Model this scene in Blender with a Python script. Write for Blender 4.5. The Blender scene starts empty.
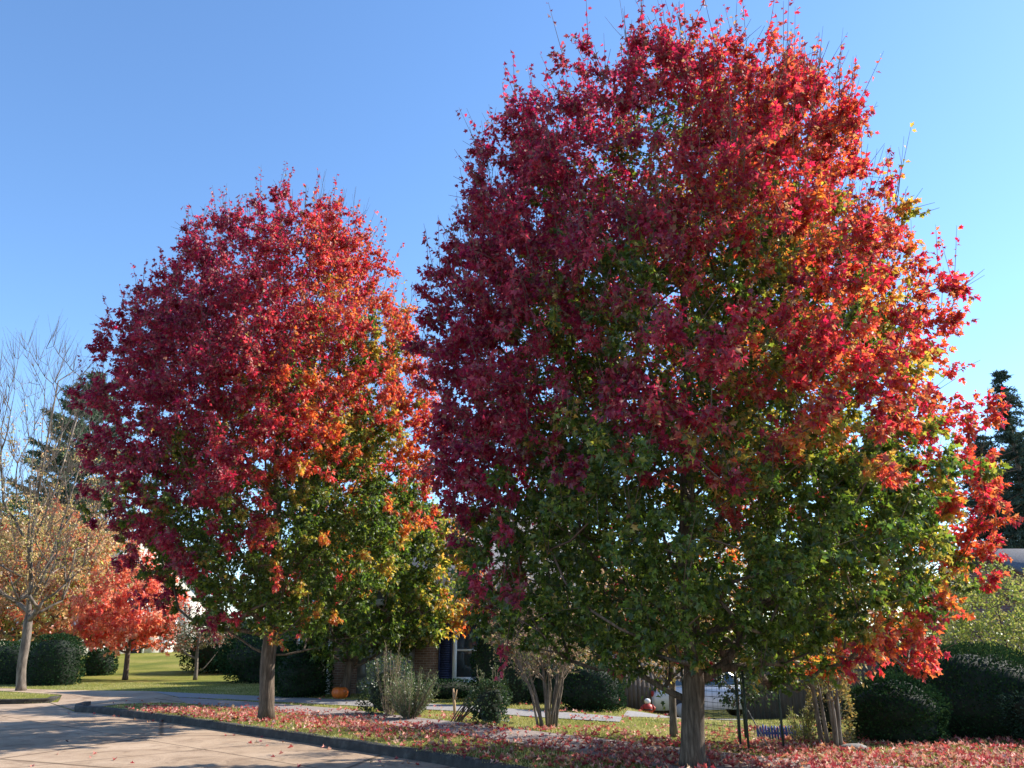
import bpy, math, random
import numpy as np
from mathutils import Vector, Matrix, noise as mn
from mathutils.geometry import delaunay_2d_cdt
random.seed(7)
scene = bpy.context.scene
C = scene.collection
R = math.radians

# ------------------------------------------------------------------ camera
CAM_H = 1.6; FPX = 804.0; PITCH = R(18.0)
cam = bpy.data.objects.new('camera', bpy.data.cameras.new('camera'))
C.objects.link(cam); scene.camera = cam
cam.data.sensor_width = 36; cam.data.lens = 36 * FPX / 1024
cam.data.clip_end = 3000; cam.data.clip_start = 0.1
cam.location = (0, 0, CAM_H); cam.rotation_euler = (R(90) + PITCH, 0, 0)

# ------------------------------------------------------------------ light
SUN_AZ, SUN_EL = R(66), R(36)          # azimuth measured from +Y towards +X
w = bpy.data.worlds.new('World'); scene.world = w; w.use_nodes = True
nt = w.node_tree; bg = nt.nodes['Background']
sky = nt.nodes.new('ShaderNodeTexSky'); sky.sky_type = 'NISHITA'; sky.sun_disc = False
sky.sun_elevation = SUN_EL; sky.sun_rotation = SUN_AZ
sky.air_density = 1.0; sky.dust_density = 0.12; sky.ozone_density = 4.0; sky.altitude = 300
hs_ = nt.nodes.new('ShaderNodeHueSaturation'); hs_.inputs['Saturation'].default_value = 1.07; hs_.inputs['Value'].default_value = 1.0
nt.links.new(sky.outputs[0], hs_.inputs['Color']); nt.links.new(hs_.outputs[0], bg.inputs[0]); bg.inputs[1].default_value = 0.15
sl = bpy.data.lights.new('sun', 'SUN'); sl.energy = 5.0; sl.angle = R(0.53); sl.color = (1, 0.93, 0.82)
so = bpy.data.objects.new('sun', sl); C.objects.link(so)
sv = Vector((math.sin(SUN_AZ) * math.cos(SUN_EL), math.cos(SUN_AZ) * math.cos(SUN_EL), math.sin(SUN_EL)))
so.rotation_euler = sv.to_track_quat('Z', 'Y').to_euler(); so.location = (20, 15, 30)
scene.view_settings.view_transform = 'Standard'; scene.view_settings.look = 'None'
scene.view_settings.gamma = 1; scene.view_settings.exposure = 1.0
scene.cycles.max_bounces = 8; scene.cycles.transmission_bounces = 6; scene.cycles.diffuse_bounces = 4
scene.cycles.transparent_max_bounces = 8
try: scene.cycles.sample_clamp_indirect = 6
except Exception: pass

# ------------------------------------------------------------------ helpers
def at(x, y, z=0.12):
    dx = (x - 512) / FPX; dy = -(y - 384) / FPX
    ry = math.cos(PITCH) - dy * math.sin(PITCH); rz = math.sin(PITCH) + dy * math.cos(PITCH)
    t = (z - CAM_H) / rz
    return dx * t, ry * t
def ss(a, b, x):
    t = np.clip((x - a) / (b - a), 0, 1); return t * t * (3 - 2 * t)
def tag(o, label=None, cat=None, group=None, kind=None):
    if label: o['label'] = label
    if cat: o['category'] = cat
    if group: o['group'] = group
    if kind: o['kind'] = kind
    return o
def empty(name, loc, label, cat, group=None, rz=0):
    o = bpy.data.objects.new(name, None); C.objects.link(o); o.location = loc; o.rotation_euler = (0, 0, rz)
    o.empty_display_size = 0.2
    return tag(o, label, cat, group)
def npmesh(name, V, idx, tot, mats, parent=None, col=None, smooth=False, loc=None):
    V = np.asarray(V, np.float32).reshape(-1, 3); idx = np.asarray(idx, np.int32); tot = np.asarray(tot, np.int32)
    me = bpy.data.meshes.new(name)
    me.vertices.add(len(V)); me.vertices.foreach_set('co', V.ravel())
    me.loops.add(len(idx)); me.loops.foreach_set('vertex_index', idx)
    me.polygons.add(len(tot)); st = np.concatenate(([0], np.cumsum(tot)[:-1])).astype(np.int32)
    me.polygons.foreach_set('loop_start', st); me.polygons.foreach_set('loop_total', tot)
    if smooth: me.polygons.foreach_set('use_smooth', np.ones(len(tot), bool))
    me.update(calc_edges=True)
    if col is not None:
        a = me.color_attributes.new('col', 'FLOAT_COLOR', 'POINT')
        c4 = np.ones((len(V), 4), np.float32); c4[:, :3] = col; a.data.foreach_set('color', c4.ravel())
    for m in (mats if isinstance(mats, (list, tuple)) else [mats]): me.materials.append(m)
    o = bpy.data.objects.new(name, me); C.objects.link(o)
    if parent: o.parent = parent
    if loc is not None: o.location = loc
    return o
class MB:
    """collects shapes into one mesh"""
    def __init__(s): s.v = []; s.i = []; s.t = []; s.n = 0
    def add(s, V, F):
        V = np.asarray(V, float).reshape(-1, 3)
        for f in F: s.i.extend([k + s.n for k in f]); s.t.append(len(f))
        s.v.append(V); s.n += len(V); return s
    def box(s, c, d, rz=0, bev=0.0, tilt=None):
        hx, hy, hz = d[0] / 2, d[1] / 2, d[2] / 2
        V = np.array([[a * hx, b * hy, e * hz] for e in (-1, 1) for b in (-1, 1) for a in (-1, 1)])
        if tilt is not None: V = V @ np.array(tilt.to_3x3()).T
        cz, sz = math.cos(rz), math.sin(rz)
        V = np.c_[V[:, 0] * cz - V[:, 1] * sz, V[:, 0] * sz + V[:, 1] * cz, V[:, 2]] + np.array(c)
        return s.add(V, [(0, 2, 3, 1), (4, 5, 7, 6), (0, 1, 5, 4), (2, 6, 7, 3), (0, 4, 6, 2), (1, 3, 7, 5)])
    def tube(s, P, r, k=6, cap=True):
        P = np.asarray(P, float); n = len(P); r = np.broadcast_to(np.asarray(r, float), (n,))
        T = np.gradient(P, axis=0); T /= np.linalg.norm(T, axis=1)[:, None] + 1e-9
        ref = np.array([1.0, 0, 0]) if abs(T[0][0]) < .8 else np.array([0, 1.0, 0])
        A = np.cross(T, ref); A /= np.linalg.norm(A, axis=1)[:, None] + 1e-9; B = np.cross(T, A)
        a = np.arange(k) * 2 * math.pi / k
        V = P[:, None] + r[:, None, None] * (np.cos(a)[None, :, None] * A[:, None] + np.sin(a)[None, :, None] * B[:, None])
        V = V.reshape(-1, 3)
        j = np.arange(k); j2 = (j + 1) % k
        F = (np.arange(n - 1)[:, None, None] * k + np.stack([j, j2, j2 + k, j + k], 1)[None]).reshape(-1, 4)
        s.v.append(V); s.i.extend((F + s.n).ravel().tolist()); s.t.extend([4] * len(F))
        if cap:
            s.i.extend([s.n + q for q in range(k)][::-1]); s.t.append(k)
            s.i.extend([s.n + (n - 1) * k + q for q in range(k)]); s.t.append(k)
        s.n += len(V); return s
    def lathe(s, prof, c=(0, 0, 0), k=16):
        V = []; F = []
        for (r, z) in prof:
            for q in range(k): V.append((c[0] + r * math.cos(q * 2 * math.pi / k), c[1] + r * math.sin(q * 2 * math.pi / k), c[2] + z))
        for i in range(len(prof) - 1):
            for q in range(k): q2 = (q + 1) % k; F.append((i * k + q, i * k + q2, (i + 1) * k + q2, (i + 1) * k + q))
        F.append(tuple(range(k))[::-1]); F.append(tuple((len(prof) - 1) * k + q for q in range(k)))
        return s.add(V, F)
    def build(s, name, m, parent=None, smooth=False, loc=None):
        return npmesh(name, np.concatenate(s.v), s.i, s.t, m, parent, smooth=smooth, loc=loc)

# ------------------------------------------------------------------ materials
def newmat(name):
    m = bpy.data.materials.new(name); m.use_nodes = True; m.node_tree.nodes.clear()
    o = m.node_tree.nodes.new('ShaderNodeOutputMaterial'); return m, m.node_tree, o
def nd(nt, t, **k):
    n = nt.nodes.new(t)
    for a, b in k.items(): setattr(n, a, b)
    return n
def ramp(nt, src, stops):
    r = nd(nt, 'ShaderNodeValToRGB'); e = r.color_ramp.elements
    while len(e) < len(stops): e.new(0.5)
    for q, (p, c) in zip(e, stops): q.position = p; q.color = (*c, 1)
    nt.links.new(src, r.inputs[0]); return r.outputs[0]
def noise_(nt, scale, detail=5, rough=.6, vec=None, dist=0):
    n = nd(nt, 'ShaderNodeTexNoise'); n.inputs['Scale'].default_value = scale; n.inputs['Detail'].default_value = detail
    n.inputs['Roughness'].default_value = rough; n.inputs['Distortion'].default_value = dist
    if vec is not None: nt.links.new(vec, n.inputs['Vector'])
    return n.outputs['Fac']
def mixc(nt, f, a, b, mode='MIX'):
    m = nd(nt, 'ShaderNodeMix', data_type='RGBA', blend_type=mode)
    for s, v in ((m.inputs[0], f), (m.inputs[6], a), (m.inputs[7], b)):
        if hasattr(v, 'default_value') or hasattr(v, 'is_linked'): nt.links.new(v, s)
        elif isinstance(v, tuple): s.default_value = (*v, 1)
        else: s.default_value = v
    return m.outputs[2]
def plain(name, stops, scale=3.0, rough=.85, bump=.0, bscale=30, metal=0, spec=.4, stretch=(1, 1, 1), detail=6):
    m, nt, o = newmat(name)
    tc = nd(nt, 'ShaderNodeTexCoord'); mp = nd(nt, 'ShaderNodeMapping'); mp.inputs['Scale'].default_value = stretch
    nt.links.new(tc.outputs['Object'], mp.inputs[0]); v = mp.outputs[0]
    b = nd(nt, 'ShaderNodeBsdfPrincipled'); b.inputs['Roughness'].default_value = rough; b.inputs['Metallic'].default_value = metal
    b.inputs['Specular IOR Level'].default_value = spec
    nt.links.new(ramp(nt, noise_(nt, scale, detail, .65, v), stops), b.inputs['Base Color'])
    if bump:
        bp = nd(nt, 'ShaderNodeBump'); bp.inputs['Strength'].default_value = bump; bp.inputs['Distance'].default_value = .02
        nt.links.new(noise_(nt, bscale, 6, .7, v), bp.inputs['Height']); nt.links.new(bp.outputs[0], b.inputs['Normal'])
    nt.links.new(b.outputs[0], o.inputs[0]); return m
def two(name, a, b_, **k): return plain(name, [(.3, a), (.7, b_)], **k)
def leafmat(name, trans=.5, sat=1.0, gloss=.08, rough=.45, tb=1.5):
    m, nt, o = newmat(name)
    at_ = nd(nt, 'ShaderNodeAttribute', attribute_name='col')
    d = nd(nt, 'ShaderNodeBsdfDiffuse'); t = nd(nt, 'ShaderNodeBsdfTranslucent'); g = nd(nt, 'ShaderNodeBsdfGlossy')
    g.inputs['Roughness'].default_value = rough
    hs = nd(nt, 'ShaderNodeHueSaturation'); hs.inputs['Saturation'].default_value = sat; hs.inputs['Value'].default_value = tb
    nt.links.new(at_.outputs['Color'], hs.inputs['Color']); nt.links.new(at_.outputs['Color'], d.inputs[0]); nt.links.new(hs.outputs[0], t.inputs[0])
    m1 = nd(nt, 'ShaderNodeMixShader'); m1.inputs[0].default_value = trans
    nt.links.new(d.outputs[0], m1.inputs[1]); nt.links.new(t.outputs[0], m1.inputs[2])
    m2 = nd(nt, 'ShaderNodeMixShader'); m2.inputs[0].default_value = gloss
    nt.links.new(m1.outputs[0], m2.inputs[1]); nt.links.new(g.outputs[0], m2.inputs[2])
    nt.links.new(m2.outputs[0], o.inputs[0]); return m
M = {}
M['leaf'] = leafmat('maple_leaf', .52, 1.04, .045, .5, 1.9)
M['litter'] = leafmat('fallen_leaf', .25, 1.0, .03)
M['greenleaf'] = leafmat('shrub_leaf', .35, 1.05, .05)
M['darkleaf'] = leafmat('evergreen_leaf', .15, 1.0, .006, .6)
M['grassblade'] = leafmat('grass_blade', .4, 1.0, .03)
M['bark'] = plain('maple_bark', [(.3, (.04, .028, .02)), (.5, (.115, .083, .06)), (.7, (.23, .175, .13))], 9, .95, 1.0, 14, stretch=(3, 3, .35))
M['palebark'] = plain('pale_bark', [(.3, (.05, .04, .033)), (.5, (.15, .12, .095)), (.75, (.3, .25, .2))], 6, .9, .8, 20, stretch=(2, 2, .5))
M['twig'] = two('twig_bark', (.07, .045, .035), (.15, .1, .08), scale=5)
M['tantwig'] = two('tan_twig_bark', (.13, .095, .07), (.26, .195, .145), scale=5)
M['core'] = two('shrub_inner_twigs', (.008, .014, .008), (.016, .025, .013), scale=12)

# lawn
def lawnmat():
    m, nt, o = newmat('lawn_grass'); tc = nd(nt, 'ShaderNodeTexCoord'); v = tc.outputs['Object']
    big = ramp(nt, noise_(nt, .35, 6, .65, v), [(.3, (.13, .16, .028)), (.5, (.22, .23, .045)), (.68, (.33, .29, .085))])
    fine = ramp(nt, noise_(nt, 14, 5, .8, v), [(.3, (.35, .35, .35)), (.7, (1.25, 1.2, 1.1))])
    c = mixc(nt, 1.0, big, fine, 'MULTIPLY')
    b = nd(nt, 'ShaderNodeBsdfPrincipled'); b.inputs['Roughness'].default_value = .95; b.inputs['Specular IOR Level'].default_value = .1
    nt.links.new(c, b.inputs['Base Color'])
    bp = nd(nt, 'ShaderNodeBump'); bp.inputs['Strength'].default_value = .8; bp.inputs['Distance'].default_value = .05
    nt.links.new(noise_(nt, 18, 6, .8, v), bp.inputs['Height']); nt.links.new(bp.outputs[0], b.inputs['Normal'])
    nt.links.new(b.outputs[0], o.inputs[0]); return m
M['lawn'] = lawnmat()
def roadmat():
    m, nt, o = newmat('worn_concrete_road'); tc = nd(nt, 'ShaderNodeTexCoord'); v = tc.outputs['Object']
    big = ramp(nt, noise_(nt, .5, 7, .6, v), [(.3, (.38, .27, .185)), (.55, (.48, .355, .25)), (.75, (.56, .43, .32))])
    fine = ramp(nt, noise_(nt, 45, 4, .8, v), [(.25, (.55, .55, .55)), (.6, (1.05, 1.05, 1.05)), (.8, (1.25, 1.2, 1.15))])
    c = mixc(nt, 1.0, big, fine, 'MULTIPLY')
    mp = nd(nt, 'ShaderNodeMapping'); mp.inputs['Rotation'].default_value = (0, 0, R(42)); nt.links.new(v, mp.inputs[0])
    vo = nd(nt, 'ShaderNodeTexVoronoi', feature='DISTANCE_TO_EDGE'); vo.inputs['Scale'].default_value = .22
    wv = nd(nt, 'ShaderNodeMix', data_type='VECTOR'); wv.inputs[0].default_value = .06
    n3 = nd(nt, 'ShaderNodeTexNoise'); n3.inputs['Scale'].default_value = 1.6; n3.inputs['Detail'].default_value = 6; nt.links.new(v, n3.inputs['Vector'])
    nt.links.new(mp.outputs[0], wv.inputs[4]); nt.links.new(n3.outputs['Color'], wv.inputs[5]); nt.links.new(wv.outputs[1], vo.inputs['Vector'])
    cr = ramp(nt, vo.outputs['Distance'], [(0, (.35, .33, .3)), (.006, (.55, .52, .5)), (.012, (1, 1, 1))])
    c = mixc(nt, 1.0, c, cr, 'MULTIPLY')
    jb = nd(nt, 'ShaderNodeTexBrick'); jb.offset = 0; nt.links.new(mp.outputs[0], jb.inputs['Vector']); jb.inputs['Scale'].default_value = 1; jb.inputs['Brick Width'].default_value = 4.4; jb.inputs['Row Height'].default_value = 3.6; jb.inputs['Mortar Size'].default_value = .018
    jb.inputs['Color1'].default_value = (1, 1, 1, 1); jb.inputs['Color2'].default_value = (.9, .89, .88, 1); jb.inputs['Mortar'].default_value = (.3, .28, .26, 1)
    c = mixc(nt, 1.0, c, jb.outputs[0], 'MULTIPLY')
    st = ramp(nt, noise_(nt, 1.3, 8, .75, v, 1.5), [(.34, (.55, .52, .5)), (.48, (.88, .87, .86)), (.58, (1, 1, 1))])
    c = mixc(nt, 1.0, c, st, 'MULTIPLY')
    b = nd(nt, 'ShaderNodeBsdfPrincipled'); b.inputs['Roughness'].default_value = .9; b.inputs['Specular IOR Level'].default_value = .2
    nt.links.new(c, b.inputs['Base Color'])
    bp = nd(nt, 'ShaderNodeBump'); bp.inputs['Strength'].default_value = .5; bp.inputs['Distance'].default_value = .01
    nt.links.new(noise_(nt, 60, 5, .8, v), bp.inputs['Height']); nt.links.new(bp.outputs[0], b.inputs['Normal'])
    nt.links.new(b.outputs[0], o.inputs[0]); return m
M['road'] = roadmat()
M['walk'] = plain('aggregate_sidewalk', [(.3, (.2, .16, .145)), (.5, (.27, .22, .2)), (.75, (.36, .3, .27))], 25, .9, .6, 70)
M['lane'] = plain('grey_lane', [(.3, (.2, .19, .185)), (.7, (.32, .3, .29))], 12, .9, .4, 60)
M['kerb'] = plain('shaded_kerb', [(.3, (.02, .019, .018)), (.55, (.05, .046, .042)), (.8, (.13, .12, .105))], 6, .9, .8, 40)  # near-black base colour carries the shade on the kerb's street face
def brickmat(name, c1, c2, mort):
    m, nt, o = newmat(name); tc = nd(nt, 'ShaderNodeTexCoord'); sp = nd(nt, 'ShaderNodeSeparateXYZ'); nt.links.new(tc.outputs['Object'], sp.inputs[0])
    ad = nd(nt, 'ShaderNodeMath', operation='ADD'); nt.links.new(sp.outputs[0], ad.inputs[0]); nt.links.new(sp.outputs[1], ad.inputs[1])
    cb = nd(nt, 'ShaderNodeCombineXYZ'); nt.links.new(ad.outputs[0], cb.inputs[0]); nt.links.new(sp.outputs[2], cb.inputs[1])
    br = nd(nt, 'ShaderNodeTexBrick'); nt.links.new(cb.outputs[0], br.inputs['Vector'])
    br.inputs['Scale'].default_value = 1; br.inputs['Brick Width'].default_value = .22; br.inputs['Row Height'].default_value = .075; br.inputs['Mortar Size'].default_value = .008
    br.inputs['Color1'].default_value = (*c1, 1); br.inputs['Color2'].default_value = (*c2, 1); br.inputs['Mortar'].default_value = (*mort, 1)
    c = mixc(nt, 1.0, br.outputs[0], ramp(nt, noise_(nt, 6, 4, .7), [(.3, (.7, .7, .7)), (.7, (1.2, 1.2, 1.2))]), 'MULTIPLY')
    b = nd(nt, 'ShaderNodeBsdfPrincipled'); b.inputs['Roughness'].default_value = .9; nt.links.new(c, b.inputs['Base Color']); nt.links.new(b.outputs[0], o.inputs[0]); return m
M['brick'] = brickmat('brown_brick', (.3, .17, .12), (.2, .11, .08), (.38, .33, .29))
M['redbrick'] = brickmat('red_brick', (.3, .11, .07), (.22, .08, .05), (.3, .26, .23))
M['white'] = two('white_paint', (.68, .68, .66), (.8, .8, .79), scale=4, rough=.6)
M['greypaint'] = two('grey_paint', (.3, .31, .34), (.4, .41, .43), scale=4, rough=.7)
M['navy'] = two('navy_shutter_paint', (.018, .025, .07), (.03, .04, .1), scale=6, rough=.6)
M['cream'] = two('cream_siding', (.55, .5, .43), (.66, .62, .55), scale=2, rough=.8)
M['shingle'] = plain('grey_shingles', [(.3, (.09, .09, .1)), (.7, (.2, .19, .2))], 10, .9, .6, 25, stretch=(1, 1, 5))
M['glass'] = plain('window_glass', [(.3, (.02, .03, .04)), (.7, (.05, .06, .07))], 2, .08, spec=1.0)
M['wood'] = plain('weathered_fence_wood', [(.3, (.075, .065, .06)), (.55, (.14, .115, .1)), (.8, (.2, .165, .14))], 9, .9, .6, 30, stretch=(3, 3, .3))
M['black'] = two('black_metal', (.012, .013, .013), (.025, .025, .025), scale=8, rough=.5)
M['greenmetal'] = two('green_metal', (.015, .03, .022), (.025, .045, .035), scale=8, rough=.6)
M['pumpkin'] = two('pumpkin_skin', (.55, .11, .015), (.7, .17, .025), scale=3, rough=.45)
M['red'] = two('red_plastic', (.35, .03, .02), (.5, .05, .03), scale=5, rough=.5)
M['blue'] = two('blue_paint', (.04, .07, .28), (.08, .12, .42), scale=9, rough=.7)
M['carpaint'] = two('silver_white_car_paint', (.55, .58, .62), (.62, .65, .7), scale=2, rough=.25, spec=.8)
M['tyre'] = two('tyre_rubber', (.015, .015, .015), (.03, .03, .03), scale=9)
M['stick'] = two('pale_wood', (.4, .25, .14), (.55, .36, .2), scale=8)
M['stone'] = plain('stone', [(.3, (.16, .15, .14)), (.7, (.34, .31, .28))], 8, .9, .6, 25)
M['dirt'] = plain('soil', [(.3, (.06, .045, .035)), (.7, (.14, .1, .075))], 8, .95, .6, 25)

# ------------------------------------------------------------------ terrain
kerb_px = [(76, 712), (95, 713), (120, 716), (160, 721), (200, 727), (300, 742), (440, 764)]
KL = [at(x, y, 0) for x, y in kerb_px] + [(.9, 10.0), (5.0, 5.8), (12, -1)]
ISL = [at(50, 703, 0), at(20, 704, 0), at(-60, 706, 0), at(-260, 712, 0)]
J0, J1 = np.array(KL[0]), np.array(ISL[0])
def H(x, y):
    x = np.asarray(x, float); y = np.asarray(y, float)
    d = J1 - J0; L2 = d @ d
    t = np.clip(((x - J0[0]) * d[0] + (y - J0[1]) * d[1]) / L2, 0, 1)
    ds = np.hypot(x - J0[0] - t * d[0], y - J0[1] - t * d[1])
    h = .12 * ss(0, 2.2, ds)
    h = h + 1.0 * ss(40, 66, y) * ss(-5, -13, x)
    h = h - np.clip(.075 * (y - 17.5), 0, 1.7) * ss(1.0, 5.0, x - .05 * (y - 17)) * ss(140, 60, y)
    return h
def pip(x, y, poly):
    x = np.asarray(x); y = np.asarray(y); ins = np.zeros(x.shape, bool); n = len(poly); j = n - 1
    for i in range(n):
        xi, yi = poly[i]; xj, yj = poly[j]
        c = ((yi > y) != (yj > y)) & (x < (xj - xi) * (y - yi) / (yj - yi + 1e-12) + xi); ins ^= c; j = i
    return ins
def sheet(name, outline, dz, mat, pts=None, zf=None, label=None, step=.5):
    o2 = []
    for i in range(len(outline)):
        a = np.array(outline[i]); b = np.array(outline[(i + 1) % len(outline)]); L = np.linalg.norm(b - a)
        k = max(1, min(60, int(L / step)))
        for q in range(k): o2.append(tuple(a + (b - a) * q / k))
    n = len(o2); poly = o2
    if pts is None:
        xs = [p[0] for p in poly]; ys = [p[1] for p in poly]
        gx, gy = np.meshgrid(np.arange(min(xs), max(xs), step), np.arange(min(ys), max(ys), step)); pts = np.c_[gx.ravel(), gy.ravel()]
    k = pip(pts[:, 0], pts[:, 1], poly); pts = pts[k]
    pts = pts + np.random.default_rng(3).uniform(-.03, .03, pts.shape)
    V = [Vector(p) for p in poly] + [Vector((float(a), float(b))) for a, b in pts]
    r = delaunay_2d_cdt(V, [], [list(range(n))], 1, 1e-4)
    vs = np.array([(v.x, v.y) for v in r[0]]); z = (zf(vs[:, 0], vs[:, 1]) if zf else H(vs[:, 0], vs[:, 1])) + dz
    F = [f if True else f for f in r[2]]
    o = npmesh(name, np.c_[vs, z], [q for f in F for q in f], [len(f) for f in F], mat, smooth=True)
    tag(o, kind='structure'); return o
# deep base ground out to the horizon
b = MB(); b.add([(-1500, -300, -2.2), (1500, -300, -2.2), (1500, 2500, -2.2), (-1500, 2500, -2.2)], [(0, 1, 2, 3)])
tag(b.build('ground', M['lawn']), kind='structure')
# lawn in front of and around the houses
lawn_out = KL[::-1] + ISL + [(-160, 30), (-160, 240), (160, 240), (160, -5)]
g1x, g1y = np.meshgrid(np.arange(-26, 16, .6), np.arange(5, 45, .6)); g2x, g2y = np.meshgrid(np.arange(-150, 150, 5), np.arange(0, 235, 5))
k2 = ~((g2x > -26) & (g2x < 16) & (g2y > 5) & (g2y < 45))
sheet('lawn', lawn_out, 0, M['lawn'], pts=np.concatenate([np.c_[g1x.ravel(), g1y.ravel()], np.c_[g2x[k2], g2y[k2]]]))
# street
road_out = [(-60, -8), (13, -8)] + [(p[0] + .2, p[1] + .2) for p in KL[::-1]] + [(-9.6, 22), (-9.6, 34), (-60, 34)]
sheet('road', road_out, 0, M['road'], zf=lambda x, y: x * 0, step=1.5)
apron = [at(76, 711.5, .0), at(84, 707, .05), at(120, 702.5), at(185, 703.5), at(178, 698), at(150, 691.5), at(66, 690.5), at(50, 690), (-22, 32.5), (-24, 30), at(-5, 691), at(62, 695), at(58, 702, 0.02), at(50, 703, 0)]
sheet('driveway_apron', apron, .012, M['road'], step=.45)
walk = [at(185, 703.7), at(178, 697.8), at(256, 702.5), at(340, 709), at(456, 722.5), at(550, 733.5), at(640, 744), at(760, 757), (9, 8.5), (8, 7.3), at(760, 790), at(640, 764), at(550, 749), at(456, 734.5), at(340, 719), at(256, 710)]
sheet('sidewalk', walk, .014, M['walk'], step=.4)
lane = [at(178, 697.5), at(150, 691.6), at(200, 694), at(300, 698), at(456, 705.5), at(550, 712), at(620, 716), (3.6, 19.8), (6.0, 22), (9, 26), (6, 27), (3, 22.5), at(620, 722.5), at(550, 718.5), at(456, 711.5), at(300, 703.5), at(220, 699.5)]
sheet('lane', lane, .016, M['lane'], step=.4)
# kerbs
def kerb(name, line, hh=.135, wd=.16):
    P = []
    for i in range(len(line) - 1):
        a = np.array(line[i]); b_ = np.array(line[i + 1]); k = max(1, int(np.linalg.norm(b_ - a) / .5))
        for q in range(k): P.append(a + (b_ - a) * q / k)
    P.append(np.array(line[-1])); P = np.array(P); T = np.gradient(P, axis=0); T /= np.linalg.norm(T, axis=1)[:, None]
    N = np.c_[-T[:, 1], T[:, 0]]
    rng = np.random.default_rng(5)
    prof = [(.03, -.02), (.022, hh * .75), (.0, hh), (-wd, hh + .002), (-wd, -.02)]
    V = []; 
    for p, n in zip(P, N):
        j = rng.normal(0, .006); 
        for (o_, z) in prof: V.append((p[0] + n[0] * (o_ + j), p[1] + n[1] * (o_ + j), max(z + (j * .6 if z > 0 else 0), -.02)))
    V = np.array(V); k = len(prof); F = []
    for i in range(len(P) - 1):
        for q in range(k - 1): F.append((i * k + q, (i + 1) * k + q, (i + 1) * k + q + 1, i * k + q + 1))
    F.append(tuple(range(k))); F.append(tuple((len(P) - 1) * k + q for q in range(k))[::-1])
    tag(MB().add(V, F).build(name, M['kerb']), kind='structure')
nose = [at(84, 706.5, .0), at(75, 709, .0), KL[0]]
kerb('kerb', (nose + KL[1:])[::-1]); kerb('kerb', ISL[::-1][:-1] + [ISL[0], at(60, 700.5, 0)][::1], wd=-.16)

# ------------------------------------------------------------------ foliage tools
MAPLE = np.array([(0, 0, 0), (.27, .02, .10), (.19, .2, .05), (.44, .52, .20), (.19, .55, .05), (0, 1, -.12), (-.19, .55, .05), (-.44, .52, .20), (-.19, .2, .05), (-.27, .02, .10)])
MAPLE_F = [(0, 1, 2, 3, 4, 5), (0, 5, 6, 7, 8, 9)]
OVAL = np.array([(0, 0, 0), (.3, .4, .06), (0, 1, 0), (-.3, .4, .06)]); OVAL_F = [(0, 1, 2, 3)]
NARROW = np.array([(0, 0, 0), (.12, .4, .02), (0, 1, 0), (-.12, .4, .02)])
def unit(a): return a / (np.linalg.norm(a, axis=-1, keepdims=True) + 1e-9)
def leaves(P, tdir, nrm, size, shape=MAPLE, F=MAPLE_F):
    t = unit(tdir); s = unit(np.cross(t, nrm)); n = np.cross(s, t)
    V = P[:, None] + size[:, None, None] * (shape[None, :, 0, None] * s[:, None] + shape[None, :, 1, None] * t[:, None] + shape[None, :, 2, None] * n[:, None])
    N = len(P); k = len(shape); f = np.array([q for a in F for q in a]); idx = (np.arange(N)[:, None] * k + f[None]).ravel()
    tot = np.tile([len(a) for a in F], N)
    return V.reshape(-1, 3), idx, tot, k
def nz(P, s, o=0):
    """cheap smooth pseudo noise in -1..1 built from a few sines"""
    x, y, z = P[:, 0] * s + o, P[:, 1] * s + o * 1.7, P[:, 2] * s - o
    return (np.sin(x * 1.7 + np.sin(y * 2.1 + z)) + np.sin(y * 1.9 + 1.3 * np.sin(z * 1.6 - x)) + np.sin(z * 2.3 + 1.1 * np.sin(x * 1.4 + y * .7)) + .6 * np.sin(3.7 * x + 2.9 * z + y) + .6 * np.sin(4.1 * y - 3.1 * z + x)) / 3.4
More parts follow.
